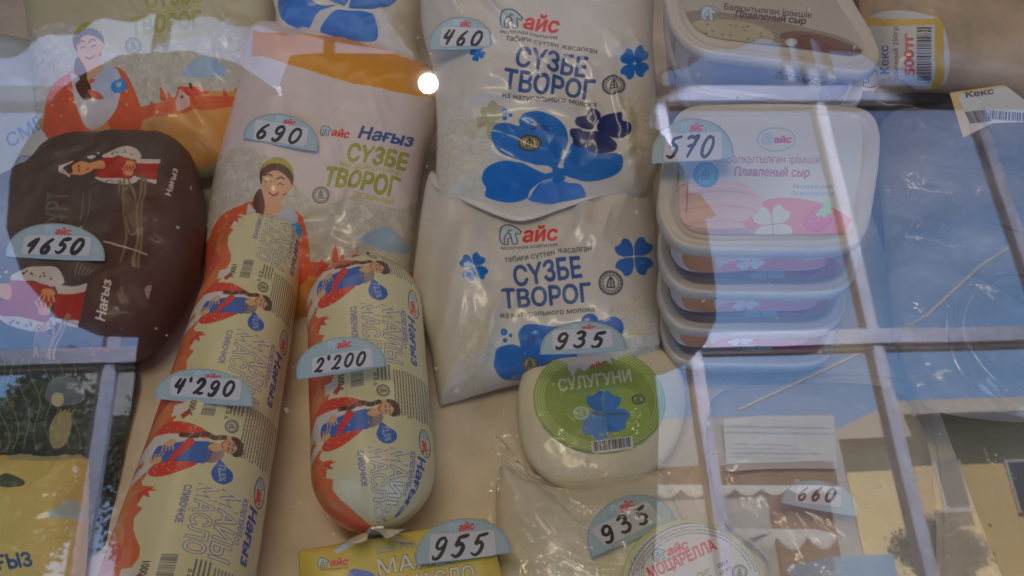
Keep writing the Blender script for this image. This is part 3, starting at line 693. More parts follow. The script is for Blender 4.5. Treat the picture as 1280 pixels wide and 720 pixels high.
def barcode(p, o, ex, ey, seed=1, col=INK, back=None, n=30):
    q = p.sub(o, ex, ey)
    if back is not None: q.fill([dense([(-.06, -.08), (1.06, -.08), (1.06, 1.12), (-.06, 1.12)])], back)
    rs = np.random.RandomState(seed); x = 0
    while x < 1:
        w = rs.choice([.012, .02, .035]); q.fill([np.array([(x, 0), (min(x + w, 1), 0), (min(x + w, 1), .9), (x, .9)])], col); x += w + rs.choice([.014, .02, .03])
def smalltext(p, o, ex, ey, rows, seed=0, col=INK, a=.85):
    q = p.sub(o, ex, ey); rs = np.random.RandomState(seed)
    for i in range(rows):
        x = 0; y = (i + .5) / rows
        while x < .96:
            w = rs.uniform(.03, .11); q.line([(x, y), (min(x + w, 1), y)], .42 / rows, col, a); x += w + .03
def house(p, wall=ph(150, 118, 98), roof=ph(160, 56, 38)):
    p.fill([dense([(.05, .45), (.27, .12), (.47, .5), (.45, .95), (.05, .95)])], wall)
    p.fill([dense([(.22, .02), (.72, .05), (1.0, .48), (.45, .5)])], roof)
    p.line([(.02, .48), (.24, .04)], .05, roof); p.line([(.55, .12), (.55, -.1)], .07, HAIRC)
    p.fill([ell(.27, .42, .035, .06)], INK)

def girl_bag_art(p, full=True):
    """print of the pouch with the girl; photo pixels of the 690 pouch"""
    # see-through window with curds
    p.fill([spl([(258, 222), (300, 185), (340, 200), (395, 255), (440, 250), (500, 262), (540, 250), (545, 350), (500, 345), (440, 330), (400, 335), (370, 330), (255, 330)])],
           curd(ph(136, 128, 112), ph(124, 115, 100), ph(108, 98, 82), 170, 4))
    p.poly([(452, 300), (478, 284), (495, 290), (512, 312), (500, 318), (455, 306)], ph(96, 112, 124), .85, True)
    # ground
    p.fill([spl([(240, 318), (300, 300), (370, 322), (430, 334), (470, 330), (520, 342), (560, 338), (560, 420), (230, 420)])], TAN)
    p.fill([spl([(360, 322), (385, 326), (420, 333), (428, 318), (436, 331), (470, 336), (520, 352), (520, 362), (440, 352), (380, 345)])], REDOR, .9)
    for x, y, h in ((420, 328, 20), (404, 340, 14), (500, 352, 18), (516, 350, 12)):
        p.poly([(x - 4, y), (x, y - h), (x + 4, y)], REDOR, 1, True)
    house(p.sub((432, 318), (50, 2), (-2, 30)))
    # girl
    p.poly([(262, 300), (275, 272), (300, 257), (320, 258), (322, 330), (250, 340)], REDOR, 1, True)
    p.poly([(352, 268), (380, 275), (384, 350), (340, 345)], REDOR, 1, True)
    for x, y in ((283, 270), (301, 268), (292, 288), (275, 290), (302, 292), (283, 308), (375, 300), (370, 318)): p.fill([ell(x, y, 1.9)], ph(170, 120, 90))
    p.poly([(309, 259), (318, 262), (330, 272), (352, 270), (366, 300), (340, 330), (309, 330)], ph(134, 126, 122), 1, True)
    p.poly([(327, 245), (346, 252), (356, 262), (345, 276), (330, 276), (322, 268)], SKINC, 1, True)
    p.poly([(333, 276), (338, 270), (350, 264), (360, 258), (372, 270), (368, 295), (340, 300)], ph(140, 144, 152), 1, True)
    p.poly([(362, 283), (375, 282), (376, 296), (362, 299), (356, 290)], ph(40, 102, 146), 1, True)
    p.poly([(364, 286), (372, 285), (370, 291), (365, 292)], ph(140, 160, 176), 1)
    p.fill([spl([(325, 236), (318, 245), (316, 256), (320, 266), (312, 272), (313, 284), (318, 296), (327, 296), (331, 282), (329, 270), (331, 258), (329, 245)])], HAIRC)
    p.poly([(329, 272), (334, 270), (340, 273), (334, 277), (330, 276)], ph(150, 64, 48))
    p.poly([(326, 284), (338, 290), (342, 300), (330, 296)], ph(150, 64, 48), 1, True)
    p.fill([ell(346, 221, 21, 24, 8)], HAIRC)
    p.fill([ell(344, 233, 17, 20, 6)], SKINC); p.poly([(328, 222), (345, 214), (361, 224), (363, 236), (340, 226)], SKINC, 1, True)
    p.fill([spl([(327, 222), (334, 210), (350, 206), (363, 215), (365, 232), (360, 222), (344, 213)])], HAIRC)
    p.fill([spl([(328, 212), (336, 200), (352, 198), (364, 207), (367, 222), (362, 212), (350, 205), (336, 206)])], OLIVE)
    for a, b in ((335, 226), (350, 229)):
        p.line([(a - 3, b + 1.8), (a, b), (a + 4, b + 1.8)], 1.2, HAIRC, smooth=True); p.line([(a - 4, b - 5), (a + 1, b - 7.5), (a + 5, b - 5.5)], 1.7, HAIRC, smooth=True)
    p.line([(336, 240), (341, 244), (347, 241)], 1.5, HAIRC, smooth=True); p.line([(354, 244), (357, 241)], 1.2, HAIRC)
    # lettering
    logo(p.sub((402, 157), (35, 5), (-5, 35)), False)
    p.text('Нағыз', (448, 173), (514, 183), 15, NAVY, bold=.03, shear=.2)
    p.text('СҮЗБЕ', (433, 201), (506, 213), 21, OLIVE, bold=.012, outline=(GREEN, .022), shear=.08)
    p.text('МАЙСЫЗДАНДЫРЫЛҒАН', (424, 208), (501, 221), 6, OLIVE, bold=.01)
    p.text('ТВОРОГ', (404, 231), (495, 247), 22, OLIVE, bold=.012, outline=(GREEN, .022), shear=.08)
    p.text('ОБЕЗЖИРЕННЫЙ', (443, 250), (491, 257), 7, OLIVE, bold=.01)
    seal(p, 401, 244, 11, ph(66, 68, 52))
    p.fill([dense([(319, 44), (335, 44), (440, 50), (540, 88), (560, 96), (545, 126), (440, 104), (330, 72), (315, 72)])], ph(160, 104, 30))

def blue_letters(p, A, B, C, D):
    """the four lettering lines, each (p0, p1, h)"""
    p.text('табиғи сүттен жасалған', *A, INK, bold=.006)
    p.text('СҮЗБЕ', *B, NAVY, bold=.03); p.text('ТВОРОГ', *C, NAVY, bold=.03)
    p.text('из натурального молока', *D, INK, bold=.010)

WRK = dict(rough=.42, bump=.5, bscale=16, btype='ridge', coat=.6, coatr=.13, grain=.035, spec=.4)
def bag_thing(name, label, cat, loc): return empty(name, tuple(loc), label, cat)

# ---- upper white pouch with the large blue clover
fr = Frame(680, 120, .50, 27)
b = Bag(fr, [(533, -30), (600, -38), (800, -40), (816, -10), (816, 60), (822, 120), (826, 190), (815, 230), (790, 262), (700, 275), (600, 270), (552, 262), (545, 230), (546, 160), (541, 90), (527, 30)], .026, .045, BAGW, seed=2.1, crease=.005)
p = b.pen
p.fill([spl([(546, 165), (560, 150), (590, 148), (612, 175), (600, 240), (560, 250), (540, 230)])], curd(BAGW, ph(140, 132, 112), ph(112, 104, 82), 130, 2), .8)
p.fill([spl([(775, 130), (800, 118), (830, 128), (832, 200), (812, 215), (785, 180)])], curd(BAGW, ph(142, 132, 108), ph(108, 98, 76), 150, 3), .95)
for a, bb, c_, d in ((596, 128, 22, -60), (627, 135, 17, -100), (604, 152, 24, 60), (585, 140, 15, 170)): leaf(p, 612, 152, c_ * 1.1, .95, d, ph(112, 106, 84))
for x, y, r in ((568, 172, 5), (575, 178, 4), (583, 174, 4), (590, 180, 5), (598, 176, 3)): p.fill([spl(ell(x, y, r, r * .7, 20, 9) + np.random.RandomState(int(x)).randn(9, 2))], ph(150, 145, 130), .9)
logo(p.sub((627, 11), (71, 7), (-5, 70)))
blue_letters(p, ((632, 52), (746, 68), 7.2), ((644, 84), (731, 97), 23), ((629, 113), (741, 126), 24), ((628, 124), (745, 135), 6.5))
seal(p, 767, 107, 15, INK, ry=12.5)
cp = lambda L: [(590 + x / 6, 130 + y / 6) for x, y in L]
def cut(L, col): p.fill([spl(cp(L))], col)
cut([(640, 570), (720, 590), (820, 610), (840, 720), (640, 760), (430, 720), (460, 650), (550, 600)], ph(34, 76, 124))
cut([(350, 175), (250, 145), (175, 175), (148, 270), (220, 380), (350, 430), (500, 470), (590, 500), (640, 480), (700, 400), (720, 290), (700, 180), (620, 100), (500, 60), (400, 75), (355, 120)], BLUE)
cut([(620, 550), (480, 482), (350, 447), (200, 440), (100, 490), (75, 570), (105, 630), (110, 700), (300, 740), (440, 690), (520, 610)], BLUE)
cut([(640, 490), (700, 400), (745, 305), (850, 320), (980, 370), (1090, 375), (1132, 430), (1105, 510), (1000, 560), (850, 580), (690, 545)], BLUE)
cut([(600, 480), (640, 485), (680, 520), (700, 560), (640, 600), (590, 560)], BLUE)
cut([(385, 452), (470, 465), (560, 470), (600, 490), (600, 515), (560, 528), (510, 515)], BAGW)
cut([(655, 487), (690, 480), (685, 455), (700, 400), (742, 300), (720, 290), (690, 380), (660, 440), (642, 470)], BAGW)
cut([(690, 545), (720, 545), (840, 585), (880, 612), (780, 590)], BAGW)
cut([(610, 560), (590, 572), (500, 610), (440, 690), (420, 700), (440, 650), (520, 590)], BAGW)
DB = ph(16, 26, 62)
cut([(905, 190), (830, 185), (775, 145), (790, 100), (860, 85), (880, 40), (925, 45), (965, 85), (940, 150)], DB)
cut([(940, 195), (960, 110), (1040, 72), (1115, 75), (1125, 130), (1185, 170), (1180, 230), (1120, 256), (1030, 240)], DB)
cut([(915, 205), (1010, 230), (1082, 290), (1070, 350), (980, 372), (900, 360), (862, 310), (885, 250)], DB)
cut([(885, 215), (820, 188), (745, 187), (735, 230), (755, 265), (760, 305), (830, 325), (870, 270)], DB)
for L in ([(915, 190), (945, 130)], [(890, 205), (830, 195)]): p.line(cp(L), 2.4, BAGW); 
p.text('9', (661, 163), (671, 165), 10, DKBLUE, bold=.03); p.text('%', (675, 164), (686, 166), 7, DKBLUE, bold=.02)
seal(p, 662, 181, 15, ph(30, 34, 34), ph(128, 112, 76), ry=10.5)
for x, y, r in ((631, 140, 3.8), (638, 144.5, 2.5), (631, 148, 3)): p.fill([ell(x, y, r)], BLUE); p.fill([ell(x - .7, y - .8, r * .3)], ph(110, 140, 170))
clover(p, 793, 80, 19, 38, BLUE, .9); clover(p, 597, 70, 9, 20, BLUE)
t_ = bag_thing('curd_bag', 'upper white curd bag printed with one huge blue four-leaf clover', 'curd bag', fr.O)
b.build('pouch', pmat('print_film', image=b.cv.image(), **WRK), t_); B_UP = b

# ---- lower white pouch
fr = Frame(670, 360, .475, 12)
b = Bag(fr, [(536, 222), (560, 232), (620, 262), (655, 266), (700, 252), (760, 232), (812, 212), (816, 260), (822, 330), (826, 400), (826, 440), (800, 470), (700, 478), (640, 482), (560, 504), (548, 500), (536, 430), (516, 370), (522, 300)], .027, .042, BAGW, seed=4.3, crease=.005)
p = b.pen
p.fill([spl([(575, 410), (600, 400), (622, 420), (618, 470), (600, 492), (575, 480)])], curd(BAGW, ph(140, 130, 106), ph(112, 104, 82), 150, 8), .95)
p.fill([spl([(755, 392), (790, 372), (820, 380), (826, 440), (790, 450), (760, 420)])], curd(BAGW, ph(142, 132, 106), ph(104, 96, 74), 210, 6), .85)
p.fill([spl([(615, 402), (650, 402), (655, 425), (630, 432), (612, 425)])], ph(146, 140, 122), .7)
logo(p.sub((624, 283), (70, -4), (4, 66)))
blue_letters(p, ((631, 329), (739, 314), 7.2), ((644, 358), (727, 346), 24), ((629, 386), (739, 376), 22), ((626, 398), (743, 389), 6.5))
seal(p, 763, 354, 15.5, INK)
clover(p, 792, 321, 24, 42, ph(26, 66, 118), line=BAGW); clover(p, 592.5, 338, 16.5, 30, BLUE, line=BAGW); clover(p, 791, 235, 13, 20, ph(40, 76, 132))
p.fill([spl([(618, 448), (622, 435), (640, 430), (650, 432), (648, 415), (660, 405), (690, 408), (715, 410), (720, 460), (700, 478), (660, 475), (630, 474), (618, 460)])], ph(20, 66, 112))
p.fill([ell(737, 403, 11), ell(765, 410, 14), ell(752, 412, 12)], ph(22, 62, 108))
p.text('9', (660, 432), (670, 431), 12, ph(44, 54, 92), bold=.03)
seal(p, 662, 455, 10, ph(40, 42, 40), ph(112, 100, 76))
for x, y, r in ((630, 415, 4.2), (638, 419, 2.4), (631, 425, 2.8)): p.fill([ell(x, y, r)], BLUE); p.fill([ell(x - .8, y - .8, r * .3)], ph(110, 140, 170))
t_ = bag_thing('curd_bag', 'lower white curd bag with small blue clovers, half under the green cheese label', 'curd bag', fr.O)
b.build('pouch', pmat('print_film', image=b.cv.image(), **WRK), t_); B_LO = b; T_LO = t_

# ---- pouch with the girl, orange band on top (690)
fr = Frame(400, 215, .525, 18)
b = Bag(fr, [(320, 38), (400, 42), (470, 60), (545, 92), (548, 150), (530, 200), (520, 270), (516, 350), (500, 385), (420, 400), (330, 400), (262, 385), (258, 300), (272, 210), (300, 110)], .026, .045, ph(140, 125, 116), seed=1.4, crease=.005)
girl_bag_art(b.pen)
t_ = bag_thing('curd_bag', 'curd bag with an orange top band and a smiling girl, tagged 690', 'curd bag', fr.O)
b.build('pouch', pmat('print_film', image=b.cv.image(), **WRK), t_); B_690 = b

# ---- the same print on the olive pouch at upper left
fr = Frame(180, 100, .56, 22)
b = Bag(fr, [(36, -30), (120, -40), (330, -45), (345, -10), (338, 60), (318, 130), (300, 180), (290, 215), (200, 225), (110, 215), (60, 190), (45, 120), (38, 40)], .024, .045, ph(124, 114, 86), seed=5.2, crease=.005)
a = rad(-17); sc = .93; c0, s0_ = math.cos(a) * sc, math.sin(a) * sc
q = Pen(b.cv, (112 - 344 * c0 + 232 * s0_, 62 - 344 * s0_ - 232 * c0), (c0, s0_), (-s0_, c0))
girl_bag_art(q)
t_ = bag_thing('curd_bag', 'olive curd bag at the top left, above the pouch tagged 1650', 'curd bag', fr.O)
b.build('pouch', pmat('print_film', image=b.cv.image(), **WRK), t_)

# ---- curd bag at top centre, only its lower half with a clover in view
fr = Frame(430, 20, .555, 20)
b = Bag(fr, [(330, -70), (440, -80), (535, -75), (528, 0), (520, 50), (526, 84), (500, 82), (440, 60), (380, 50), (350, 44), (346, 20), (336, -20)], .024, .035, ph(140, 130, 112), seed=3.3, crease=.005)
p = b.pen
cc = ph(14, 68, 114)
p.fill([spl([(352, -6), (380, -2), (400, 8), (420, 10), (400, 18), (385, 38), (366, 34), (354, 26), (348, 10)])], cc)
p.fill([spl([(428, 15), (440, 16), (460, 18), (470, 28), (471, 50), (450, 52), (432, 50), (420, 50), (402, 42), (404, 32), (416, 18)])], cc)
p.fill([spl([(436, 8), (450, 14), (480, 12), (500, -4), (505, -20), (470, -30), (446, -12)])], cc); p.fill([spl([(424, 6), (432, 6), (440, -20), (410, -30), (395, -16), (410, 0)])], cc)
t_ = bag_thing('curd_bag', 'white curd bag with broad blue leaves, cut off by the top edge', 'curd bag', fr.O)
b.build('pouch', pmat('print_film', image=b.cv.image(), **WRK), t_)

# ---- pale blue-white pouch at the far left
fr = Frame(55, 190, .55, 10)
b = Bag(fr, [(-60, 60), (20, 50), (60, 70), (90, 130), (120, 200), (110, 280), (60, 320), (-60, 330)], .02, .04, ph(140, 142, 144), seed=6.1, crease=.0015)
p = b.pen
p.text('СМЕТАНА', (14, 186), (112, 120), 17, ph(70, 96, 130), bold=.012, shear=.1)
seal(p, 32, 208, 13, ph(84, 112, 146)); p.poly([(-10, 250), (40, 240), (60, 260), (30, 290), (-10, 300)], ph(90, 124, 160), .7, True)
t_ = bag_thing('cream_pouch', 'pale pouch with slanted blue lettering at the left edge', 'pouch', fr.O)
b.build('pouch', pmat('print_film', image=b.cv.image(), **WRK), t_)

# ---- dark brown pouch of cheese balls (1650)
def dancer(p):
    """unit art: the woman lying on her side, head left"""
    W1 = ph(134, 120, 106); R1 = ph(112, 30, 22); SK = ph(166, 108, 62)
    p.poly([(.44, .16), (.60, .02), (.76, .04), (.80, .22), (.70, .30), (.60, .24), (.46, .26)], W1, 1, True)
    p.poly([(.36, .76), (.50, .77), (.66, .80), (.74, .72), (.76, .84), (.66, .97), (.52, .95), (.42, .87)], W1, 1, True)
    p.poly([(.44, .26), (.62, .26), (.74, .34), (.72, .62), (.70, .80), (.56, .78), (.36, .74), (.40, .50)], R1, 1, True)
    p.poly([(.30, .38), (.42, .30), (.46, .44), (.44, .54), (.36, .50), (.32, .50)], SK, 1, True)
    p.poly([(.10, .46), (.14, .36), (.24, .34), (.33, .42), (.32, .56), (.24, .68), (.14, .66), (.09, .56)], SK, 1, True)
    p.poly([(.09, .46), (.14, .34), (.22, .33), (.14, .45), (.14, .60), (.10, .60)], HAIRC, 1, True)
    p.line([(.14, .34), (.04, .46), (.02, .58), (.10, .66)], .03, W1, smooth=True); p.line([(.02, .46), (.10, .70)], .02, W1)
    for y in (.47, .57): p.line([(.20, y - .03), (.21, y), (.20, y + .03)], .012, HAIRC)
    p.line([(.29, .49), (.285, .53), (.27, .56)], .012, R1)
    p.poly([(.74, .26), (.98, .24), (.97, .38), (.76, .38)], W1); p.poly([(.74, .74), (.94, .78), (.93, .88), (.72, .78)], W1)
    p.poly([(.75, .38), (.97, .37), (.94, .78), (.74, .72)], R1)
    for a, s in (((.70, .34), 1), ((.68, .70), -1)):
        p.fill([ell(a[0], a[1] + .04 * s, .045, .055)], SK)
        for k in range(4): p.line([(a[0] - .03 + .02 * k, a[1] + .06 * s), (a[0] - .06 + .035 * k, a[1] + .17 * s)], .016, SK)
    p.poly([(.28, .22), (.33, .17), (.37, .20), (.32, .26)], W1, 1, True); p.fill([ell(.39, .11, .014, .03)], W1)
    rs = np.random.RandomState(3)
    for k in range(10): x, y = rs.uniform(.52, .74), rs.uniform(.08, .2); p.fill([ell(x, y, .008, .012)], HAIRC); p.fill([ell(x - .06, y + .74, .008, .012)], HAIRC)
def camels(p, col):
    p.line([(.1, .0), (.05, .4), (.1, .8), (.0, 1.2)], .03, col, smooth=True); p.line([(.15, .0), (.32, .5), (.22, 1.2)], .03, col, smooth=True)
    p.line([(.4, -.1), (.3, .5), (.26, 1.2)], .05, col); p.line([(.46, -.1), (.37, .5), (.33, 1.2)], .04, col)
    p.poly([(.02, .3), (.14, .22), (.28, .34), (.30, .52), (.22, .66), (.1, .5)], col, .6, True)
    p.line([(.0, .25), (.02, .1), (.1, .18), (.2, .08), (.28, .25)], .025, col, smooth=True)
    p.line([(.1, .55), (.16, .75), (.26, .7)], .025, col, smooth=True)
fr = Frame(125, 315, .485, 8)
b = Bag(fr, [(-60, 200), (0, 232), (34, 222), (60, 196), (110, 175), (205, 176), (234, 188), (244, 210), (256, 255), (252, 320), (238, 372), (210, 424), (176, 450), (110, 460), (30, 452), (-40, 440), (-60, 330)], .027, .034, ph(54, 42, 36), seed=7.1, crease=.0022, lump=.004, lumpsc=55)
p = b.pen
p.fill([spl([(150, 250), (260, 190), (270, 330), (230, 420), (150, 470), (60, 470), (70, 420), (120, 350)])], ph(56, 34, 28), .85)
dancer(p.sub((73, 188), (130, 0), (0, 46)))
dancer(p.sub((-62, 326), (178, 10), (-6, 86)))
p.text('Нағыз', (213, 245), (222, 212), 7.5, ph(140, 130, 118), bold=.03, shear=.15)
p.text('Нағыз', (133, 404), (139, 351), 11, ph(140, 128, 116), bold=.03, shear=.15)
p.text('ҚҰРТ', (84, 292), (84, 240), 26, ph(70, 62, 52), bold=.02)
p.text('ҚҰРТ', (128, 510), (138, 430), 20, ph(92, 44, 30), bold=.02)
camels(p.sub((150, 220), (70, 20), (0, 90)), ph(84, 66, 46)); camels(p.sub((50, 400), (80, 4), (-20, 60)), ph(112, 80, 56))
p.line([(104, 240), (96, 285)], 1, ph(80, 70, 60)); p.line([(112, 240), (104, 285)], 1, ph(80, 70, 60))
p.line([(130, 302), (182, 317)], 2, ph(120, 108, 90)); p.poly([(182, 362), (190, 358), (186, 376)], ph(120, 100, 90), .8, True)
for k in range(5): p.line([(95 + 4 * k, 345), (100 + 4 * k, 330 + 2 * k)], 1.2, ph(90, 74, 56))
KW = dict(WRK); KW.update(rough=.5, coat=.12, spec=.3)
t_ = bag_thing('snack_pouch', 'dark brown pouch with women in red dresses, tagged 1650', 'pouch', fr.O)
b.build('pouch', pmat('print_film', image=b.cv.image(), **KW), t_); B_BLK = b

# ---- second dark pouch lying below it
fr = Frame(50, 520, .44, 4)
b = Bag(fr, [(-60, 430), (40, 432), (150, 436), (172, 470), (160, 540), (140, 640), (110, 700), (-60, 700)], .016, .03, ph(36, 38, 34), seed=8.2, crease=.0015)
p = b.pen; gc = ph(104, 94, 62)
for k, x in enumerate((2, 14, 30, 44, 60, 76, 90)):
    p.line([(x + 6 * math.sin(k + j) + j * 1.0 - 4, 436 + j * 14) for j in range(10)], 1.0, gc, .8, smooth=True)
p.poly([(60, 480), (78, 470), (100, 478), (104, 500), (80, 508), (58, 500)], ph(70, 74, 78), .9, True); p.fill([ell(72, 500, 8, 9)], ph(120, 108, 84))
p.poly([(70, 520), (84, 514), (90, 530), (82, 556), (66, 560), (62, 540)], gc, .9, True)
for k in range(4): p.line([(74 + 3 * k, 526), (76 + 6 * k, 512)], 1.6, gc)
t_ = bag_thing('snack_pouch', 'black pouch with thin gold line drawing behind the yellow hang bag', 'pouch', fr.O)
b.build('pouch', pmat('print_film', image=b.cv.image(), **KW), t_)

# ---- yellow pouch with a hang hole, lower left
fr = Frame(50, 650, .398, 4)
b = Bag(fr, [(-50, 566), (20, 566), (106, 568), (116, 576), (112, 640), (104, 760), (-50, 770)], .014, .03, ph(146, 128, 72), smooth=False, seed=9.1, crease=.001, lump=.0008)
p = b.pen
p.fill([dense([(-60, 560), (120, 560), (118, 577), (-60, 575)])], ph(108, 104, 84), .8)
p.poly([(50, 646), (70, 636), (86, 624), (98, 628), (104, 650), (80, 648)], ph(130, 140, 140), 1, True)
p.text('ҒЫЗ', (-4, 712), (40, 707), 17, NAVY, bold=.035, shear=-.15)
p.text('НАҒ', (-46, 716), (-8, 712), 17, NAVY, bold=.035, shear=-.15)
p.poly([(-4, 598), (8, 592), (28, 600), (28, 607), (6, 609), (-6, 604)], ph(56, 60, 46), 1, True)
p.fill([ell(-3, 575, 14, 10)], ph(140, 118, 74))
p.fill([dense([(-60, 730), (110, 722), (110, 770), (-60, 770)])], REDOR, .8)
t_ = bag_thing('hang_pouch', 'mustard yellow pouch with a hang hole in the lower left corner', 'pouch', fr.O)
b.build('pouch', pmat('print_film', image=b.cv.image(), **WRK), t_)
# ------------------------------------------------------------------ butter rolls
def roll_canvas(name, weight, R, Pm):
    cream = ph(148, 138, 104)
    T = lambda p: np.stack([np.asarray(p)[..., 0] * Pm, np.where(np.abs(p[..., 1]) <= 1, np.arcsin(np.clip(p[..., 1], -1, 1)), np.sign(p[..., 1]) * (math.pi / 2 + np.abs(p[..., 1]) - 1)) * R], -1)
    cv = Canvas(name, (0, -math.pi * R), (Pm, math.pi * R), T, 5200, cream)
    ORG = ph(160, 78, 42); ORL = ph(176, 104, 58); RD = ph(156, 52, 38); BL = ph(44, 66, 112); SK = ph(166, 128, 92); HR = ph(62, 42, 36)
    for off in (-1, 0, 1):
        p = Pen(cv, (off, 0), (1 / 212, 0), (0, -1 / 85.))
        # orange field on the left flank with a ragged leaf edge
        e = [(0, 66), (5, 52), (9, 60), (15, 63), (24, 66), (30, 58), (40, 64), (55, 61), (66, 56), (80, 48), (92, 46), (104, 50), (118, 52), (132, 58), (150, 70), (170, 76), (185, 74), (196, 66), (204, 70), (212, 66)]
        p.fill([dense(e + [(212, 230), (0, 230)], 3)], ORG)
        e2 = [(x, y + 14 + 5 * math.sin(x * .09)) for x, y in e]; p.fill([dense(e2 + [(212, 230), (0, 230)], 3)], ORL)
        e3 = [(x, y + 24 + 8 * math.sin(x * .05 + 1)) for x, y in e]; p.fill([dense(e3 + [(212, 230), (0, 230)], 3)], ph(150, 62, 40))
        p.poly([(4, 60), (10, 48), (9, 58), (18, 54), (12, 63), (20, 66), (10, 70)], RD)
        # small house on the flank
        p.fill([dense([(104, 48), (112, 40), (120, 48), (120, 60), (104, 60)])], ph(150, 138, 124)); p.fill([dense([(112, 40), (118, 36), (126, 44), (120, 49)])], ph(120, 50, 38))
        # girl holding a jug
        p.poly([(128, 62), (131, 40), (138, 20), (147, 6), (152, 12), (150, 30), (146, 52), (140, 74)], RD, 1, True)
        p.poly([(184, 12), (196, 26), (203, 44), (201, 60), (190, 66), (180, 50)], RD, 1, True)
        p.poly([(150, 18), (158, 6), (166, 60), (178, 90), (160, 84), (142, 72)], ph(150, 140, 128), 1)
        p.poly([(184, 62), (196, 72), (206, 88), (196, 92), (182, 78)], ph(150, 140, 128), 1)
        p.fill([dense([(156, 6), (160, -2), (182, 0), (186, 6), (183, 62), (160, 64)])], BL)
        p.fill([ell(170.5, 62, 11.5, 5)], BL); p.ring(171, 0, 11.5, 1.3, ph(140, 150, 160), 3.5)
        p.fill([spl([(156, 2), (164, -14), (176, -14), (184, 0), (172, 4)])], ph(70, 50, 60), .6)
        p.poly([(152, 30), (160, 22), (178, 36), (186, 44), (178, 46), (162, 36)], ph(160, 50, 46), 1, True)
        p.poly([(156, -8), (160, -12), (166, -10), (168, -3), (164, 5), (159, 2)], SK, 1, True)
        for c, s in (((158, 50), 1), ((180, 60), -1)):
            p.fill([ell(c[0], c[1], 5, 6)], SK)
            for k in range(4): p.line([(c[0], c[1] - 2 + 3 * k), (c[0] + s * 10, c[1] - 6 + 4.5 * k)], 1.9, SK)
        p.line([(150, -24), (147, -12), (150, 0), (146, 12), (150, 24), (148, 40)], 6.5, HR, smooth=True)
        for y in (-8, 4, 16, 28): p.line([(145, y), (152, y + 3)], .8, ph(120, 100, 84))
        p.fill([ell(154.5, -26, 12, 13)], HR); p.fill([ell(157, -20, 9.5, 11.5)], SK); p.fill([ell(146, -18, 2.5, 3.5)], SK)
        p.poly([(147, -30), (152, -38), (162, -39), (168, -30), (165, -27), (156, -31), (150, -26)], HR, 1, True)
        for a in (153, 160.5): p.line([(a - 2, -19), (a, -21), (a + 2.2, -19)], 1.1, HR, smooth=True); p.line([(a - 2.4, -24), (a, -26), (a + 2.6, -24.4)], 1.1, HR, smooth=True)
        p.line([(153, -13.5), (157, -10.5), (161, -13.5)], 1.4, ph(120, 40, 30), smooth=True); p.fill([ell(150.5, -15, 1.8), ell(163.5, -15, 1.8)], ph(170, 100, 76))
        rs = np.random.RandomState(5)
        for k in range(12):
            a, b = rs.uniform(132, 148), rs.uniform(18, 66); p.fill([ell(a, b, 1)], ph(176, 124, 90))
            a, b = rs.uniform(186, 199), rs.uniform(24, 60); p.fill([ell(a, b, 1)], ph(176, 124, 90))
        # drop
        p.poly([(177, -13), (184, -22), (190, -31), (200, -32), (208, -22), (205, -11), (195, -6), (185, -9)], BL, 1, True)
        p.text('72,5%', (183, -13), (205, -17), 8.5, ph(150, 156, 166), bold=.02)
        # brand oval
        p.fill([ell(196, -70, 21, 8)], ph(146, 140, 122)); p.ring(196, -70, 21, 1.2, INK, 8)
        bears(p.sub((179, -75), (14, 0), (0, 10)), ph(90, 94, 96)); p.text('айс', (193, -66), (212, -66), 8, RED, bold=.04, shear=.15)
        # lettering
        wh = ph(150, 142, 122); oc = ph(60, 58, 70)
        p.text('МАЙЫ', (3, -24), (86, -24), 22, wh, bold=.012, outline=(oc, .026), shear=.06)
        p.text('МАСЛО', (1, 4), (84, 4), 22, wh, bold=.012, outline=(oc, .026), shear=.06)
        p.text('СЛИВОЧНОЕ', (4, 20), (50, 20), 8, ph(74, 74, 104), bold=.03)
        p.text('КІЛЕГЕЙЛІ', (4, -50), (50, -50), 6, ph(84, 84, 110), bold=.045)
        p.text('Нағыз', (8, -60), (80, -60), 10, ph(44, 56, 100), bold=.035, shear=.2)
        # small print
        barcode(p, (89, 7), (33, 0), (0, 19), 4, ph(60, 56, 50), ph(146, 136, 108))
        p.text(weight, (98, 41), (122, 41), 8, ph(60, 56, 50), bold=.03)
        seal(p, 130, -18, 9, ph(60, 58, 50), ph(134, 126, 100))
        for k in range(3): p.line([(104 + 7 * k, -7), (108 + 7 * k, -7), (106 + 7 * k, -11), (104 + 7 * k, -7)], .9, ph(60, 58, 50))
        smalltext(p, (92, -30), (22, 0), (0, 20), 4, 3, ph(70, 64, 56))
        smalltext(p, (98, -86), (68, 0), (0, 54), 14, 6, ph(70, 64, 56), .9)
    return cv

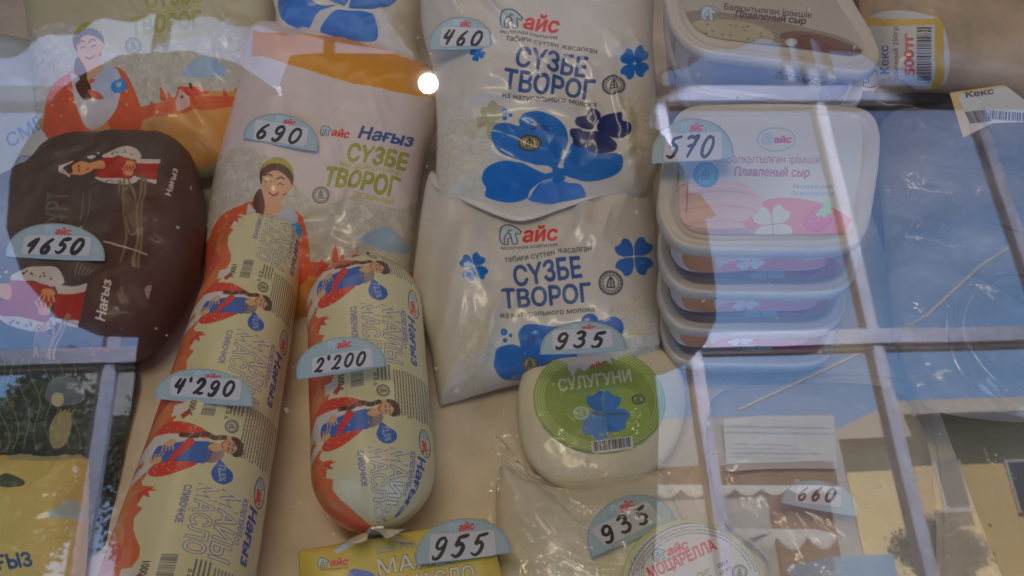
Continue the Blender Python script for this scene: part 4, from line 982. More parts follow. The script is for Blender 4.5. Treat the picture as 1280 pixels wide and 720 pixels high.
def roll(spec, ymap, weight, label, capf=.9, bottom=True, Pm=.092):
    """spec: two (cx, cy, half width px) sections; ymap: (start y, end y) of the visible length"""
    def sect(cx, cy, r):
        rz = float(ray(cx, cy)[2]); d = CAM[2] / (r / F - rz); return at_depth(cx, cy, d), r * d / F
    P0, R0 = sect(*spec[0]); P1, R1 = sect(*spec[1]); ax = P1 - P0; L = np.linalg.norm(ax); ax = ax / L
    def y_at(s): return to_px(P0 + ax * s)[1]
    S_ = np.linspace(-.4, .6, 2001); Y_ = np.array([y_at(s) for s in S_])
    sa = np.interp(ymap[0], Y_, S_); sb = np.interp(ymap[1], Y_, S_)
    ys_, us_ = ymap[2]
    n, m = 96, 150; cap = .9 * (R0 + R1) / 2 * capf
    tt = np.linspace(0, 1, m); s = sa + (sb - sa) * (.5 - .5 * np.cos(tt * math.pi)) if True else 0
    s = .45 * s + .55 * (sa + (sb - sa) * tt)
    mid = (P0 + P1) / 2; toc = nrm(CAM - mid); side = nrm(np.cross(toc, ax)); 
    if side[0] < 0: side = -side
    upv = nrm(np.cross(ax, side)); upv = upv if upv @ toc > 0 else -upv
    th = np.linspace(-math.pi, math.pi, n + 1)
    V = []; UV = []
    for k, sk in enumerate(s):
        da, db = sk - sa, sb - sk; de = min(da, db); R = R0 + (R1 - R0) * sk / L
        q = math.sqrt(max(1 - (1 - min(de / cap, 1)) ** 2.2, 0)) if de < cap else 1; q = max(q, .07)
        em = math.exp(-de / .011); em2 = math.exp(-de / .03)
        y = y_at(sk); u = np.interp(y, ys_, us_)
        r = R * q * (1 + .012 * (fbm(th * 2.0 / 1 + 9, np.full(n + 1, sk * 60), 3, 3) - .5) * 2) + R * q * (.10 * em + .012 * em2) * (ridge(np.cos(th) * 3.3 + 5, np.sin(th) * 3.3 + 7 + sk * 8, 5, 2) - .6) * 2
        flat = 1 - .10 * np.clip(-np.cos(th), 0, 1)
        c = P0 + ax * sk
        V.append(c + (r * flat)[:, None] * (np.cos(th)[:, None] * upv + np.sin(th)[:, None] * side))
        UV.append(np.stack([np.full(n + 1, u), (th + math.pi) / (2 * math.pi)], -1))
    V = np.concatenate(V); UV = np.concatenate(UV); w = n + 1
    Fc = [(a * w + i, a * w + i + 1, (a + 1) * w + i + 1, (a + 1) * w + i) for a in range(m - 1) for i in range(n)]
    Fc = [f[::-1] for f in Fc]
    R = (R0 + R1) / 2
    cv = roll_canvas('repeat_roll', weight, R, Pm)
    t_ = empty('butter_roll', tuple((P0 + P1) / 2 * [1, 1, 0]), label, 'butter roll')
    mt = pmat('roll_film', image=cv.image(), rough=.38, bump=.4, bscale=20, btype='ridge', coat=.6, coatr=.12, spec=.45, grain=.03)
    mesh('wrapper', V, Fc, mt, t_, UV)
    m_foil = pmat('wrapper_tail_film', ph(128, 120, 100), .25, bump=.8, bscale=90, coat=.5)
    m_clip = pmat('metal_clip', (.5, .5, .5), .3, metal=1)
    for (sE, sg) in ((sb, 1),):
        if not bottom: continue
        c = P0 + ax * sE; Vt = []; Ft = []; w = 40; K = 9
        for k in range(K):
            f = k / (K - 1); rr = .0022 + .012 * f ** .8
            for i in range(w):
                a = i * 2 * math.pi / w; pl = 1 + .32 * math.sin(a * 7 + k * .3) * f + .2 * math.sin(a * 3 + 1); b = .014 * f * (1 + .25 * math.sin(a * 5))
                Vt.append(c + ax * sg * (b * .55) + rr * pl * (math.cos(a) * upv * .75 + math.sin(a) * side) + upv * .004 * f)
        for k in range(K - 1):
            for i in range(w): j = (i + 1) % w; Ft.append((k * w + i, k * w + j, (k + 1) * w + j, (k + 1) * w + i))
        tl_ = mesh('gathered_tail', Vt, Ft, m_foil, t_)
        if sg == 1:
            o = box('metal_clip', c - .0032, c + .0032, m_clip, t_, .0008); o.parent = tl_
    return t_, P0, ax, R
roll(((318, 345, 55), (230, 700, 89)), (288, 860, ((300, 448, 640, 860), (0, 1, 2, 3.05))), '1000 г', 'long butter roll running off the bottom edge, tagged 4290', capf=.5, bottom=False)
roll(((457, 400, 71), (468, 600, 77)), (336, 662, ((249, 421, 593, 760), (-1, 0, 1, 2))), '500 г', 'short butter roll with clipped end beside the longer roll, tagged 2200', capf=1.15)

# ------------------------------------------------------------------ tubs of processed cheese
def sticker(name, fr, outline, lift, cv, mat, parent, n=64, rings=10, smooth=True, thick=0.0):
    P = fr.px(outline, lift); P = resample(spl(P, True, 5) if smooth else dense(P, 5), n); c = P.mean(0); r = np.linspace(0, 1, rings + 1)[1:]
    xy = np.concatenate([c[None], (c + (P - c)[None] * r[:, None, None]).reshape(-1, 2)])
    h = (fr.H(xy) if fr.H else 0) + lift
    V = fr.pt(xy, h); uv = (xy - cv.lo) / (cv.hi - cv.lo)
    Fc = [(0, 1 + i, 1 + (i + 1) % n) for i in range(n)] + [(1 + q * n + i, 1 + (q + 1) * n + i, 1 + (q + 1) * n + (i + 1) % n, 1 + q * n + (i + 1) % n) for q in range(rings - 1) for i in range(n)]
    if np.cross(P[0] - c, P[n // 8] - c) < 0: Fc = [f[::-1] for f in Fc]
    if thick:
        nn = len(V); V = np.concatenate([V, V - fr.N * thick]); a = 1 + (rings - 1) * n
        up_ = Fc[0] == (0, 1, 2)
        ed = [(a + i, nn + a + i, nn + a + (i + 1) % n, a + (i + 1) % n) for i in range(n)]
        Fc = Fc + [tuple(x + nn for x in f[::-1]) for f in Fc] + (ed if up_ else [f[::-1] for f in ed]); uv = np.concatenate([uv, uv])
    return mesh(name, V, Fc, mat, parent, uv)
m_tub = pmat('white_plastic', (.70, .66, .62), .32, bump=.06, bscale=70, sss=.15, grain=.03, coat=.2)
m_tubb = pmat('tub_plastic', (.70, .64, .58), .35, bump=.06, bscale=70, sss=.1, grain=.05)
def tub(lid_px, ref, refk, z0, zk, H, art, side_art, label, lid_label_px, group=None, cat='cheese tub', show_side=True):
    fr = Frame(965, 220, 1, 0); fr.O = np.array([0, 0, z0]); fr.N = np.array([0, 0, 1.]); fr.X = np.array([1., 0, 0]); fr.Y = np.array([0, 1., 0]); fr.H = None
    P = resample(spl(fr.px(lid_px), True, 8), 120); P = ccw(P); c = P.mean(0)
    off = (at_z(*map(np.array, map(float, refk)), zk) - at_z(*map(np.array, map(float, ref)), z0))
    t_ = empty('cheese_tub', (c[0] + off[0], c[1] + off[1], zk - H), label, cat, group)
    def loft(rings, name, mat, par, close_top=True, close_bot=False):
        V = []; n = len(P)
        for sc, dz, e in rings:
            d = P - c; L = np.linalg.norm(d, axis=1, keepdims=True); q = c + d * (1 - (1 - sc) * .052 / L) if e else c + d * sc
            V.append(np.concatenate([q, np.full((n, 1), z0 + dz)], 1) + off)
        V = np.concatenate(V); Fc = [(k * n + i, (k + 1) * n + i, (k + 1) * n + (i + 1) % n, k * n + (i + 1) % n) for k in range(len(rings) - 1) for i in range(n)]
        if close_top: Fc.append(tuple(range(n)))
        if close_bot: Fc.append(tuple(range(len(V) - n, len(V)))[::-1])
        o = mesh(name, V, Fc, mat, par); return o
    lid = loft([(.78, -.0030, 1), (.83, -.0030, 1), (.865, -.0012, 1), (.90, -.0003, 1), (.93, -.0009, 1), (.955, -.0006, 1), (.985, 0, 1), (1, -.0012, 1), (1.005, -.0062, 1), (.985, -.0066, 1), (.98, -.004, 1), (.90, -.004, 1)], 'lid', m_tub, t_)
    loft([(.93, -.0045, 1), (.90, -.0055, 1), (.87, -.012, 1), (.80, -H + .004, 1), (.76, -H, 1), (.3, -H, 1)], 'tub_body', m_tubb, t_, False, True)
    cv = Canvas('print', P.min(0), P.max(0), fr.px, 4200, ph(150, 146, 142)); art(Pen(cv))
    f2 = fr.shift(0); f2.O = fr.O; 
    lab = sticker('lid_label', fr, lid_label_px, -.0024, cv, pmat('label_print', image=cv.image(), rough=.4, grain=.03, bump=.05, coat=.2), lid_parent(t_, lid), smooth=True)
    me = lab.data
    lab.parent = lid; co = np.empty(len(me.vertices) * 3); me.vertices.foreach_get('co', co); co = co.reshape(-1, 3) + off; me.vertices.foreach_set('co', co.ravel()); me.update()
    # printed band on the front of the tub
    if show_side:
        i0 = np.where(P[:, 1] < c[1] - .3 * (c[1] - P[:, 1].min()))[0]; o_ = np.argsort(P[i0, 0]); i0 = i0[o_]
        Q = P[i0]; m = len(Q); W_ = Q[-1, 0] - Q[0, 0]; Hb = H - .010
        cs = Canvas('side_print', (0, 0), (W_, Hb), lambda p: np.asarray(p) * [W_, Hb], 4200, ph(140, 132, 126)); side_art(Pen(cs, (0, 1), (1, 0), (0, -1)))
        V = []; uv = []; K = 5
        for k in range(K):
            f = k / (K - 1); sc = .878 - .07 * (1 - f) - .0; z = zk - H + .004 + f * Hb * .95
            d = Q - c; L = np.linalg.norm(d, axis=1, keepdims=True); q = c + d * (1 - (1 - sc) * .052 / L) ; q = q + nrm2(d) * .0009
            V.append(np.concatenate([q + off[:2], np.full((m, 1), z)], 1)); uv.append(np.stack([(Q[:, 0] - Q[0, 0]) / W_, np.full(m, f)], -1))
        Fc = [(k * m + i, k * m + i + 1, (k + 1) * m + i + 1, (k + 1) * m + i) for k in range(K - 1) for i in range(m - 1)]
        mesh('side_label', np.concatenate(V), Fc, pmat('label_print', image=cs.image(), rough=.4, grain=.03), t_, np.concatenate(uv))
    return t_
def nrm2(d): return d / np.linalg.norm(d, axis=1, keepdims=True)
def lid_parent(t_, lid): return t_
PINK = ph(150, 92, 92); PINKL = ph(146, 122, 114); ORB = ph(134, 92, 64)
def straw(p):
    p.fill([dense([(800, 100), (1120, 100), (1120, 330), (800, 330)])], ph(136, 131, 124))
    rs = np.random.RandomState(2)
    p.fill([spl([(958, 246), (1000, 244), (1040, 254), (1068, 272), (1085, 284), (1080, 300), (940, 300), (930, 270)])], PINK)
    p.fill([spl([(840, 240), (856, 226), (890, 222), (920, 221), (942, 232), (954, 248), (950, 262), (930, 275), (958, 296), (880, 302), (846, 292), (838, 268)])], PINKL)
    p.fill([spl([(838, 262), (860, 276), (900, 282), (950, 280), (958, 296), (880, 302), (846, 292)])], ph(120, 100, 98))
    for k in range(9):
        y = 229 + k * 6.2; c = [ph(150, 136, 126), ph(136, 98, 92), ph(146, 124, 116)][k % 3]
        p.line([(852 + 3 * math.sin(k), y + 6), (875, y + 1), (905, y - 1), (930 + 6 * math.sin(k * 2), y + 2), (948, y + 8)], 2.2 - .1 * k, c, .7, smooth=True, taper=True)
    p.line([(861, 215), (859, 262)], 1.2, ph(90, 70, 70)); p.line([(848, 231), (856, 226), (866, 224)], 1.4, ph(130, 90, 80), smooth=True)
    p.poly([(1012, 262), (1022, 252), (1034, 258), (1042, 272), (1030, 284), (1014, 284), (1004, 274)], ph(150, 70, 96), 1, True)
    for a in range(5): leaf(p, 1030, 255, 13, .5, -60 + a * 45, ph(120, 146, 110))
    for k in range(8): p.fill([ell(1010 + rs.rand() * 26, 262 + rs.rand() * 18, .8, 1.3)], ph(180, 140, 130))
    clover(p, 967, 276, 24, 38, ph(140, 136, 128), line=ph(120, 100, 100))
    p.ring(971.5, 170, 24, .9, ph(80, 100, 116), 15); bears(p.sub((954, 162), (16, 0), (0, 14)), ph(90, 110, 124)); p.text('айс', (969, 174), (990, 174), 8, ph(130, 40, 66), bold=.04, shear=.15)
    MV = ph(116, 74, 88)
    p.text('Балқытылған ірімшік', (910, 199), (1027, 200), 10, MV, bold=.0); p.text('Плавленый сыр', (919, 215), (1013, 216.5), 10.5, MV, bold=.03, shear=.1)
    p.text('Аксерке дәмі', (992, 231), (1043, 231), 5, ph(84, 112, 134), bold=.01, shear=.2); p.text('Со вкусом ягод', (990, 239.5), (1044, 240), 5, ph(84, 112, 134), bold=.01, shear=.2)
    p.fill([ell(883.5, 214, 16)], ph(104, 140, 150)); seal(p, 883.5, 214, 16, ph(40, 92, 118))
def straw_side(p):
    p.fill([dense([(0, 0), (1, 0), (1, 1), (0, 1)])], ph(142, 134, 130))
    p.fill([spl([(.06, .5), (.09, .12), (.16, .04), (.5, .02), (.84, .04), (.92, .12), (.95, .5), (.92, .9), (.84, .98), (.5, .99), (.16, .98), (.09, .9)])], PINK)
    p.fill([spl([(.06, .5), (.09, .12), (.16, .04), (.24, .06), (.27, .5), (.25, .95), (.16, .98), (.09, .9)])], ORB)
    p.fill([spl([(.24, .04), (.5, .02), (.8, .06), (.86, .3), (.7, .5), (.55, .34), (.3, .5), (.24, .8)])], PINKL)
    q = p.sub((.40, .5), (.15, 0), (0, .9)); clover(q, 0, 0, .5, 38, ph(140, 136, 128))
    p.text('Плавленый сыр', (.36, .26), (.66, .26), .16, ph(120, 84, 96), bold=.02)
    p.fill([ell(.84, .55, .04, .32)], ph(134, 60, 76))
def bread(p):
    p.fill([dense([(790, -120), (1120, -120), (1120, 120), (790, 120)])], ph(118, 110, 96))
    p.fill([spl([(850, 18), (880, 8), (960, 20), (1010, 30), (1060, 44), (1082, 62), (1075, 76), (990, 70), (900, 62), (866, 48)])], ph(96, 84, 68))
    p.fill([spl([(976, 40), (1000, 34), (1040, 42), (1085, 62), (1070, 72), (1000, 62)])], ph(78, 52, 40))
    p.fill([spl([(860, 30), (880, 20), (930, 22), (966, 36), (960, 50), (900, 50), (868, 44)])], ph(116, 104, 80))
    rs = np.random.RandomState(4)
    for k in range(22): p.fill([ell(rs.uniform(870, 955), rs.uniform(24, 47), 1.6, 1.0)], ph(80, 70, 56))
    p.text('Балқытылған ірімшік', (906, 7), (1016, 18), 7.5, ph(52, 40, 38), bold=.015); p.text('Плавленый сыр', (920, 16.5), (1008, 25.5), 8, ph(46, 34, 32), bold=.035, shear=.1)
    bears(p.sub((878, 2), (20, 2), (-1, 18)), ph(72, 84, 96)); p.ring(888, 12, 14, .8, ph(72, 84, 96), 10)
    p.line([(979, 44), (1000, 60)], 1.5, ph(110, 90, 76)); p.fill([ell(990, 48, 8, 5)], ph(120, 112, 100))
def bread_side(p):
    p.fill([dense([(0, 0), (1, 0), (1, 1), (0, 1)])], ph(132, 126, 118))
    p.fill([spl([(.05, .5), (.08, .12), (.16, .05), (.84, .05), (.92, .12), (.95, .5), (.92, .9), (.84, .96), (.16, .96), (.08, .9)])], ph(112, 104, 98))
    p.fill([spl([(.18, .3), (.3, .1), (.45, .2), (.5, .55), (.4, .9), (.2, .85)])], ph(104, 100, 104)); p.fill([spl([(.76, .4), (.84, .2), (.9, .4), (.86, .8), (.78, .8)])], ph(80, 76, 96))
    p.text('Плавленый сыр', (.50, .42), (.76, .42), .22, ph(50, 42, 48), bold=.02, shear=.1)
LID = [(826, 270), (824, 240), (832, 185), (843, 148), (862, 133), (900, 130), (980, 129), (1060, 132), (1088, 140), (1100, 162), (1100, 195), (1094, 240), (1085, 285), (1068, 304), (1030, 311), (955, 311), (880, 309), (845, 300)]
LLB = [(849, 260), (850, 200), (860, 150), (875, 141), (960, 140), (1050, 143), (1074, 150), (1078, 180), (1074, 230), (1062, 280), (1046, 292), (960, 293), (880, 292), (856, 282)]
refs = [(955, 311), (948, 366), (940, 414), (936, 456), (934, 498)]
words = ['topmost strawberry cheese tub with pink printed lid, tagged 570', 'second strawberry cheese tub from the top of its stack', 'third strawberry cheese tub from the top of its stack', 'fourth strawberry cheese tub from the top, just above the lowest', 'lowest strawberry cheese tub in the stack beside the cheese wheel']
for k in range(4):
    tub(LID, refs[0], refs[k], .118, .118 - .0305 * k, .0305 if k < 3 else .0265, straw, straw_side, words[k], LLB, 'stacked strawberry cheese tubs')
BL_ = [(830, -40), (833, 0), (843, 32), (866, 56), (900, 66), (1000, 78), (1070, 88), (1092, 84), (1100, 66), (1090, 40), (1070, 5), (1058, -20), (1030, -70), (960, -95), (880, -95), (840, -80)]
BLL = [(850, -38), (853, -4), (860, 22), (876, 40), (905, 49), (1000, 60), (1060, 69), (1076, 66), (1080, 56), (1072, 34), (1054, 4), (1040, -20), (1014, -60), (955, -80), (886, -80), (856, -70)]
tub(BL_, (970, 78), (970, 78), .135, .135, .034, bread, bread_side, 'brown cheese tub with bread on its lid, cut off by the top edge', BLL, 'stacked brown cheese tubs')
tub(BL_, (970, 78), (960, 120), .135, .100, .033, bread, bread_side, 'lower brown cheese tub, directly beneath the bread printed lid', BLL, 'stacked brown cheese tubs')
tub(BL_, (970, 78), (955, 158), .135, .066, .066, bread, bread_side, 'mostly hidden lowest tub of the brown stack, behind the pink lid', BLL, 'stacked brown cheese tubs', show_side=False)

f2 = B_LO.fr; cvw = Canvas('print', (-1, -1), (1, 1), f2.px, 8, BAGW)
sticker('top_seal', f2, [(541, 221), (560, 227), (620, 255), (655, 260), (700, 247), (760, 227), (811, 208), (813, 219), (760, 242), (700, 263), (655, 277), (620, 270), (560, 241), (543, 233)], .0045, cvw, pmat('seal_film', BAGW, .4, bump=.7, bscale=60, coat=.3), T_LO, n=140, rings=6, thick=.0007)
# ------------------------------------------------------------------ cheese wheel with the green label (935)
m_chz = pmat('cheese', ph(160, 138, 92), .4, bump=.15, bscale=30, grain=.08, coat=.5, coatr=.12)
fr = Frame(750, 520, .430, 6)
b = Bag(fr, [(648, 520), (652, 470), (676, 440), (720, 425), (790, 424), (838, 446), (858, 490), (850, 545), (815, 590), (760, 612), (700, 608), (660, 575)], .009, .034, seed=3.7, lump=.0012, pucker=.0004)
t_ = bag_thing('round_cheese', 'round vacuum packed cheese with a green label, a blue clover and a torn white patch', 'cheese', fr.O)
b.build('cheese', m_chz, t_, under=.3)
cv = Canvas('print', fr.px([(660, 570)])[0] - .01, fr.px([(840, 430)])[0] + .01, fr.px, 5000, ph(94, 104, 38)); p = Pen(cv)
for k in range(4): p.ring(749, 501, 80 - 3.2 * k, 1.0, ph(136, 148, 88), 63 - 2.8 * k, rot=6)
p.fill([ell(772, 520, 40, 34)], ph(104, 122, 50), .6)
p.fill([dense([(698, 452), (704, 436), (752, 430), (772, 446), (771, 452), (762, 448), (765, 458), (756, 452), (744, 462), (738, 459), (730, 466), (722, 461), (716, 473), (710, 464), (708, 455)])], ph(148, 138, 128))
p.text('айс', (738, 462), (757, 458), 5, RED, bold=.04)
p.text('СУЛУГУНИ', (699, 491), (789, 478), 14.5, ph(142, 140, 112), bold=.03, shear=-.04)
p.text('ҰЗЫЛҒАН ІРІМШІК', (718, 497), (772, 488), 4, ph(70, 110, 116), bold=.01)
for (dx, dy, a, c, L) in ((0, 0, -118, BLUE, 27), (0, 0, -62, ph(30, 86, 136), 27), (0, 0, 65, BLUE, 29), (0, 0, 118, ph(56, 96, 136), 34)): leaf(p, 754, 518, L, .9, a, c)
leaf(p, 754, 518, 30, .8, 150, ph(70, 104, 140)); leaf(p, 754, 518, 32, .8, 20, ph(44, 92, 140)); p.line([(754, 494), (754, 540)], 1.6, ph(66, 92, 60))
p.text('Мәзір сулугуни', (740, 521), (782, 521), 5, ph(44, 56, 40), bold=.02); seal(p, 726, 518, 10, ph(130, 136, 110), ph(96, 112, 60), 8.5); seal(p, 797, 501, 8.5, ph(40, 46, 30), ph(110, 118, 70), 6.5)
p.text('250 г САУМАЛ', (748, 547), (773, 544), 4, ph(140, 140, 60), bold=.01)
barcode(p, (741, 554), (46, -6), (1.5, 13), 7, ph(40, 36, 34), ph(146, 138, 128), 34)
m_lab = pmat('label_print', image=cv.image(), rough=.35, grain=.03, coat=.3)
sticker('label', fr, [tuple(x) for x in ell(749, 500, 83, 66, 6, 24)], .0018, cv, m_lab, t_)
m_film = film_mat('clear_film', .01, .045, 48, 1.0, haze=.045); m_film2 = film_mat('clear_film', .0, .06, 30, 1.0, haze=.012)
def film(name, fr, outline, lift, parent, mat, amp=.003, sc=30, n=90, rings=40, seed=0):
    P = fr.px(outline, lift); P = ccw(resample(spl(P, True, 5), n)); c = P.mean(0); r = np.linspace(0, 1, rings + 1)[1:] ** .8
    xy = np.concatenate([c[None], (c + (P - c)[None] * r[:, None, None]).reshape(-1, 2)])
    h = (fr.H(xy) if fr.H else 0) + lift; a = seed
    u = xy[:, 0] * math.cos(a) + xy[:, 1] * math.sin(a); v = -xy[:, 0] * math.sin(a) + xy[:, 1] * math.cos(a)
    w_ = fbm(u * 14, v * 14, seed + 2, 2) * 2
    h = h + amp * np.clip((ridge(u * sc * .3 + w_, v * sc + w_, int(seed * 10), 3) - .55) * 2.4, 0, 1) ** 2 + amp * .5 * fbm(xy[:, 0] * sc, xy[:, 1] * sc, int(seed * 7), 3)
    Fc = [(0, 1 + i, 1 + (i + 1) % n) for i in range(n)] + [(1 + q * n + i, 1 + (q + 1) * n + i, 1 + (q + 1) * n + (i + 1) % n, 1 + q * n + (i + 1) % n) for q in range(rings - 1) for i in range(n)]
    return mesh(name, fr.pt(xy, h), Fc, mat, parent)
film('vacuum_film', fr, [(622, 560), (640, 470), (660, 440), (720, 415), (800, 412), (868, 440), (884, 500), (870, 580), (830, 620), (760, 632), (680, 630), (630, 640)], .0022, t_, m_film, .004, 36, seed=.8)

# second cheese below, in crumpled film (935, tilted tag)
fr = Frame(730, 650, .402, 5)
b = Bag(fr, [(624, 585), (660, 600), (720, 612), (790, 600), (826, 590), (850, 640), (880, 700), (880, 780), (640, 790), (622, 700)], .012, .03, seed=4.7, lump=.003, lumpsc=40, pucker=.001)
t_ = bag_thing('cheese_block', 'plain pale cheese in crumpled clear film below the green labelled wheel', 'cheese', fr.O)
b.build('cheese', pmat('cheese_pale', ph(164, 144, 112), .4, bump=.2, bscale=26, grain=.15, coat=.6, coatr=.12), t_, under=1)
film('film_wrap', fr, [(618, 540), (640, 580), (720, 605), (830, 585), (872, 640), (900, 790), (630, 800), (612, 640)], .0026, t_, m_film, .007, 30, seed=2.2); F_CB = b

# mozzarella cup
fr = Frame(870, 742, .357, 4)
c0 = fr.px([(870, 740)])[0]; R_ = .031; t_ = bag_thing('mozzarella_cup', 'round cheese cup with a white lid and red lettering at the bottom edge', 'cheese cup', fr.O)
cv = Canvas('print', c0 - .035, c0 + .035, fr.px, 5400, ph(146, 138, 128)); p = Pen(cv)
q = lambda u, v: None
ctr = np.array([870., 741.])
def arc_text(t, rr, a0, a1, h, col, bold=.0):
    def fn(u, v):
        a = np.radians(a0 + (a1 - a0) * u); r = rr + v; return np.stack([ctr[0] + r * np.cos(a) * 1.0, ctr[1] + r * np.sin(a) * 1.0], -1)
    p.text(t, (0, 0), (1, 0), h, col, bold=bold, fn=fn)
p.ring(870, 741, 88, 1.2, ph(60, 60, 56))
for k, (rr, s_) in enumerate(((81.5, 'Өнім құрамы: қалыпқа келтірілген пастерленген сүт, ұйытқы, тұз, хлорлы кальций сақтау мерзімі'), (77.5, 'Состав: нормализованное пастеризованное молоко, закваска, соль, хлористый кальций, фермент микробный'), (73.5, 'Хранить при температуре от 0 до +6 градусов, после вскрытия хранить не более двух суток в холодильнике'))):
    arc_text(s_, rr, 195 + 4 * k, 345 - 4 * k, 2.3, ph(76, 74, 70), .02)
for k in range(6): p.line([(790 + 3 * k, 735), (789 + 3 * k, 700 - 4 * k)], .9, ph(90, 86, 80))
logo(p.sub((813, 690), (42, -17), (15, 38)))
p.text('МОЦАРЕЛЛА', (813, 724), (896, 687), 14, RED, bold=.03); p.text('ІРІМШІК · СЫР', (836, 741), (888, 716), 6.5, ph(100, 96, 48), bold=.02)
p.text('МОЦАРЕЛЛА ІРІМШІГІ', (820, 752), (890, 722), 4, ph(70, 66, 60), bold=.01)
p.text('250 г', (897, 711), (911, 704), 5, INK, bold=.01); p.text('±3,0 г', (899, 719), (915, 711), 4, INK); seal(p, 924, 716, 10, ph(56, 56, 52), ph(140, 134, 122))
barcode(p, (905, 735), (26, -4), (2, 16), 9, ph(50, 46, 44), None)
def disc(name, r0, r1, z0, z1, mat, uvc=None, par=None):
    n = 64; a = np.linspace(0, 2 * math.pi, n, endpoint=False); d = np.stack([np.cos(a), np.sin(a)], -1); R = []
    for r, z in ((r0 * .001, z1), (r0 * .6, z1), (r0 * .97, z1), (r0, z1 - .0004), (r1, z0), (r1 * .5, z0)): R.append((c0 + d * r, z))
    V = np.concatenate([fr.pt(x, z) for x, z in R]); xy = np.concatenate([x for x, z in R]); Fc = [(k * n + i, (k + 1) * n + i, (k + 1) * n + (i + 1) % n, k * n + (i + 1) % n) for k in range(5) for i in range(n)]
    return mesh(name, V, [f for f in Fc], mat, par, (xy - cv.lo) / (cv.hi - cv.lo))
disc('cup', R_ * 1.07, R_ * .92, -.035, -.0012, pmat('green_cup', ph(100, 110, 50), .35, grain=.06, coat=.4), par=t_)
disc('lid', R_, R_, -.001, .0006, pmat('lid_print', image=cv.image(), rough=.35, coat=.3, grain=.03), par=t_)

# yellow butter brick (955)
fr = Frame(500, 700, .366, 3)
P = fr.px([(370, 687), (608, 646), (628, 716), (640, 790), (376, 800)])
cv = Canvas('print', P.min(0) - .003, P.max(0) + .003, fr.px, 5000, ph(138, 118, 46)); p = Pen(cv)
logo(p.sub((397, 698), (37, -3), (2, 34)))
p.text('КІЛЕГЕЙЛІ', (471, 692), (520, 684), 8, ph(140, 134, 110), bold=.01, outline=(INK, .03))
p.text('МАЙЫ', (474, 719), (566, 704), 19, ph(148, 142, 120), bold=.012, outline=(ph(60, 54, 60), .03)); p.text('МАСЛО', (509, 741), (594, 726), 20, ph(148, 142, 120), bold=.012, outline=(ph(60, 54, 60), .03))
p.fill([spl([(436, 716), (450, 712), (470, 722), (470, 760), (430, 760)])], ph(50, 70, 120))
t_ = bag_thing('butter_brick', 'yellow wrapped butter brick with white lettering, tagged 955', 'butter', fr.O)
n = 120; O = resample(dense(P, 6), n); c = O.mean(0); V = []; UV = []
for sc, z in ((.3, .0), (.8, .0), (.95, -.0003), (.985, -.0012), (1.0, -.004), (1.0, -.018), (.99, -.029), (.96, -.030), (.3, -.030)):
    q_ = c + (O - c) * sc; V.append(fr.pt(q_, z + .0008 * (fbm(q_[:, 0] * 60, q_[:, 1] * 60, 4, 2) - .5))); UV.append((q_ - cv.lo) / (cv.hi - cv.lo))
Fc = [(k * n + i, (k + 1) * n + i, (k + 1) * n + (i + 1) % n, k * n + (i + 1) % n) for k in range(8) for i in range(n)] + [tuple(range(n))]
if np.cross(O[0] - c, O[10] - c) < 0: Fc = [f[::-1] for f in Fc]
m_foilp = pmat('foil_print', image=cv.image(), rough=.33, coat=.4, bump=.3, bscale=50, grain=.04)
mesh('wrapper', np.concatenate(V), Fc, m_foilp, t_, np.concatenate(UV))
FB = fr

# ------------------------------------------------------------------ right side: cake in film, labels, clear packs
fr = Frame(1190, 60, .56, 18)
b = Bag(fr, [(1080, -40), (1180, -60), (1330, -50), (1340, 60), (1300, 128), (1220, 118), (1150, 112), (1096, 120), (1085, 60)], .03, .04, seed=5.7, lump=.004, lumpsc=30)
t_ = bag_thing('cake_pack', 'brown loaf cake in clear film with an orange price label', 'cake', fr.O)
b.build('cake', pmat('cake_crust', ph(112, 76, 44), .7, bump=.8, bscale=60, grain=.35), t_, under=.6)
film('film_wrap', fr, [(1092, -50), (1200, -70), (1340, -60), (1345, 70), (1300, 138), (1220, 124), (1140, 118), (1098, 122), (1094, 40)], .003, t_, m_film2, .004, 26, seed=1.1)
def shop_label(fr, outline, lift, cvdraw, parent):
    P = fr.px(outline, lift); cv = Canvas('print', P.min(0) - .002, P.max(0) + .002, lambda q: fr.px(q, lift), 5200, ph(150, 146, 138)); cvdraw(Pen(cv))
    return sticker('label', fr, outline, lift, cv, pmat('label_print', image=cv.image(), rough=.4, grain=.03, bump=.1, bscale=20), parent, smooth=False, n=60)
def d1(p):
    Y = ph(166, 132, 44)
    p.fill([dense([(1080, 25), (1178, 23), (1177, 31), (1080, 34)])], Y); p.fill([dense([(1168, 24), (1179, 24), (1180, 120), (1168, 120)])], Y)
    p.text('Кекс', (1111, 92), (1110, 57), 10, ph(44, 62, 110), bold=.025); p.text('Столичный 250гр', (1123, 112), (1122, 33), 6, ph(70, 56, 60), bold=.015)
    p.text('500тг', (1143, 94), (1141, 42), 12, ph(156, 60, 44), bold=.04)
    barcode(p, (1146, 34), (0, 68), (20, 0), 5, ph(46, 44, 44)); p.text('ОС', (1086, 104), (1086, 92), 7, INK, bold=.01)
    p.line([(1079, 108), (1095, 108), (1095, 88), (1079, 88), (1079, 108)], .9, INK)
shop_label(fr, [(1078, 26), (1176, 24), (1180, 108), (1076, 114)], .0018, d1, t_)
t_ = empty('price_label', tuple(at_depth(1240, 135, .435)), 'crumpled yellow edged barcode label lying upside down below the cake', 'price label')
fr = Frame(1240, 138, .435, 14)
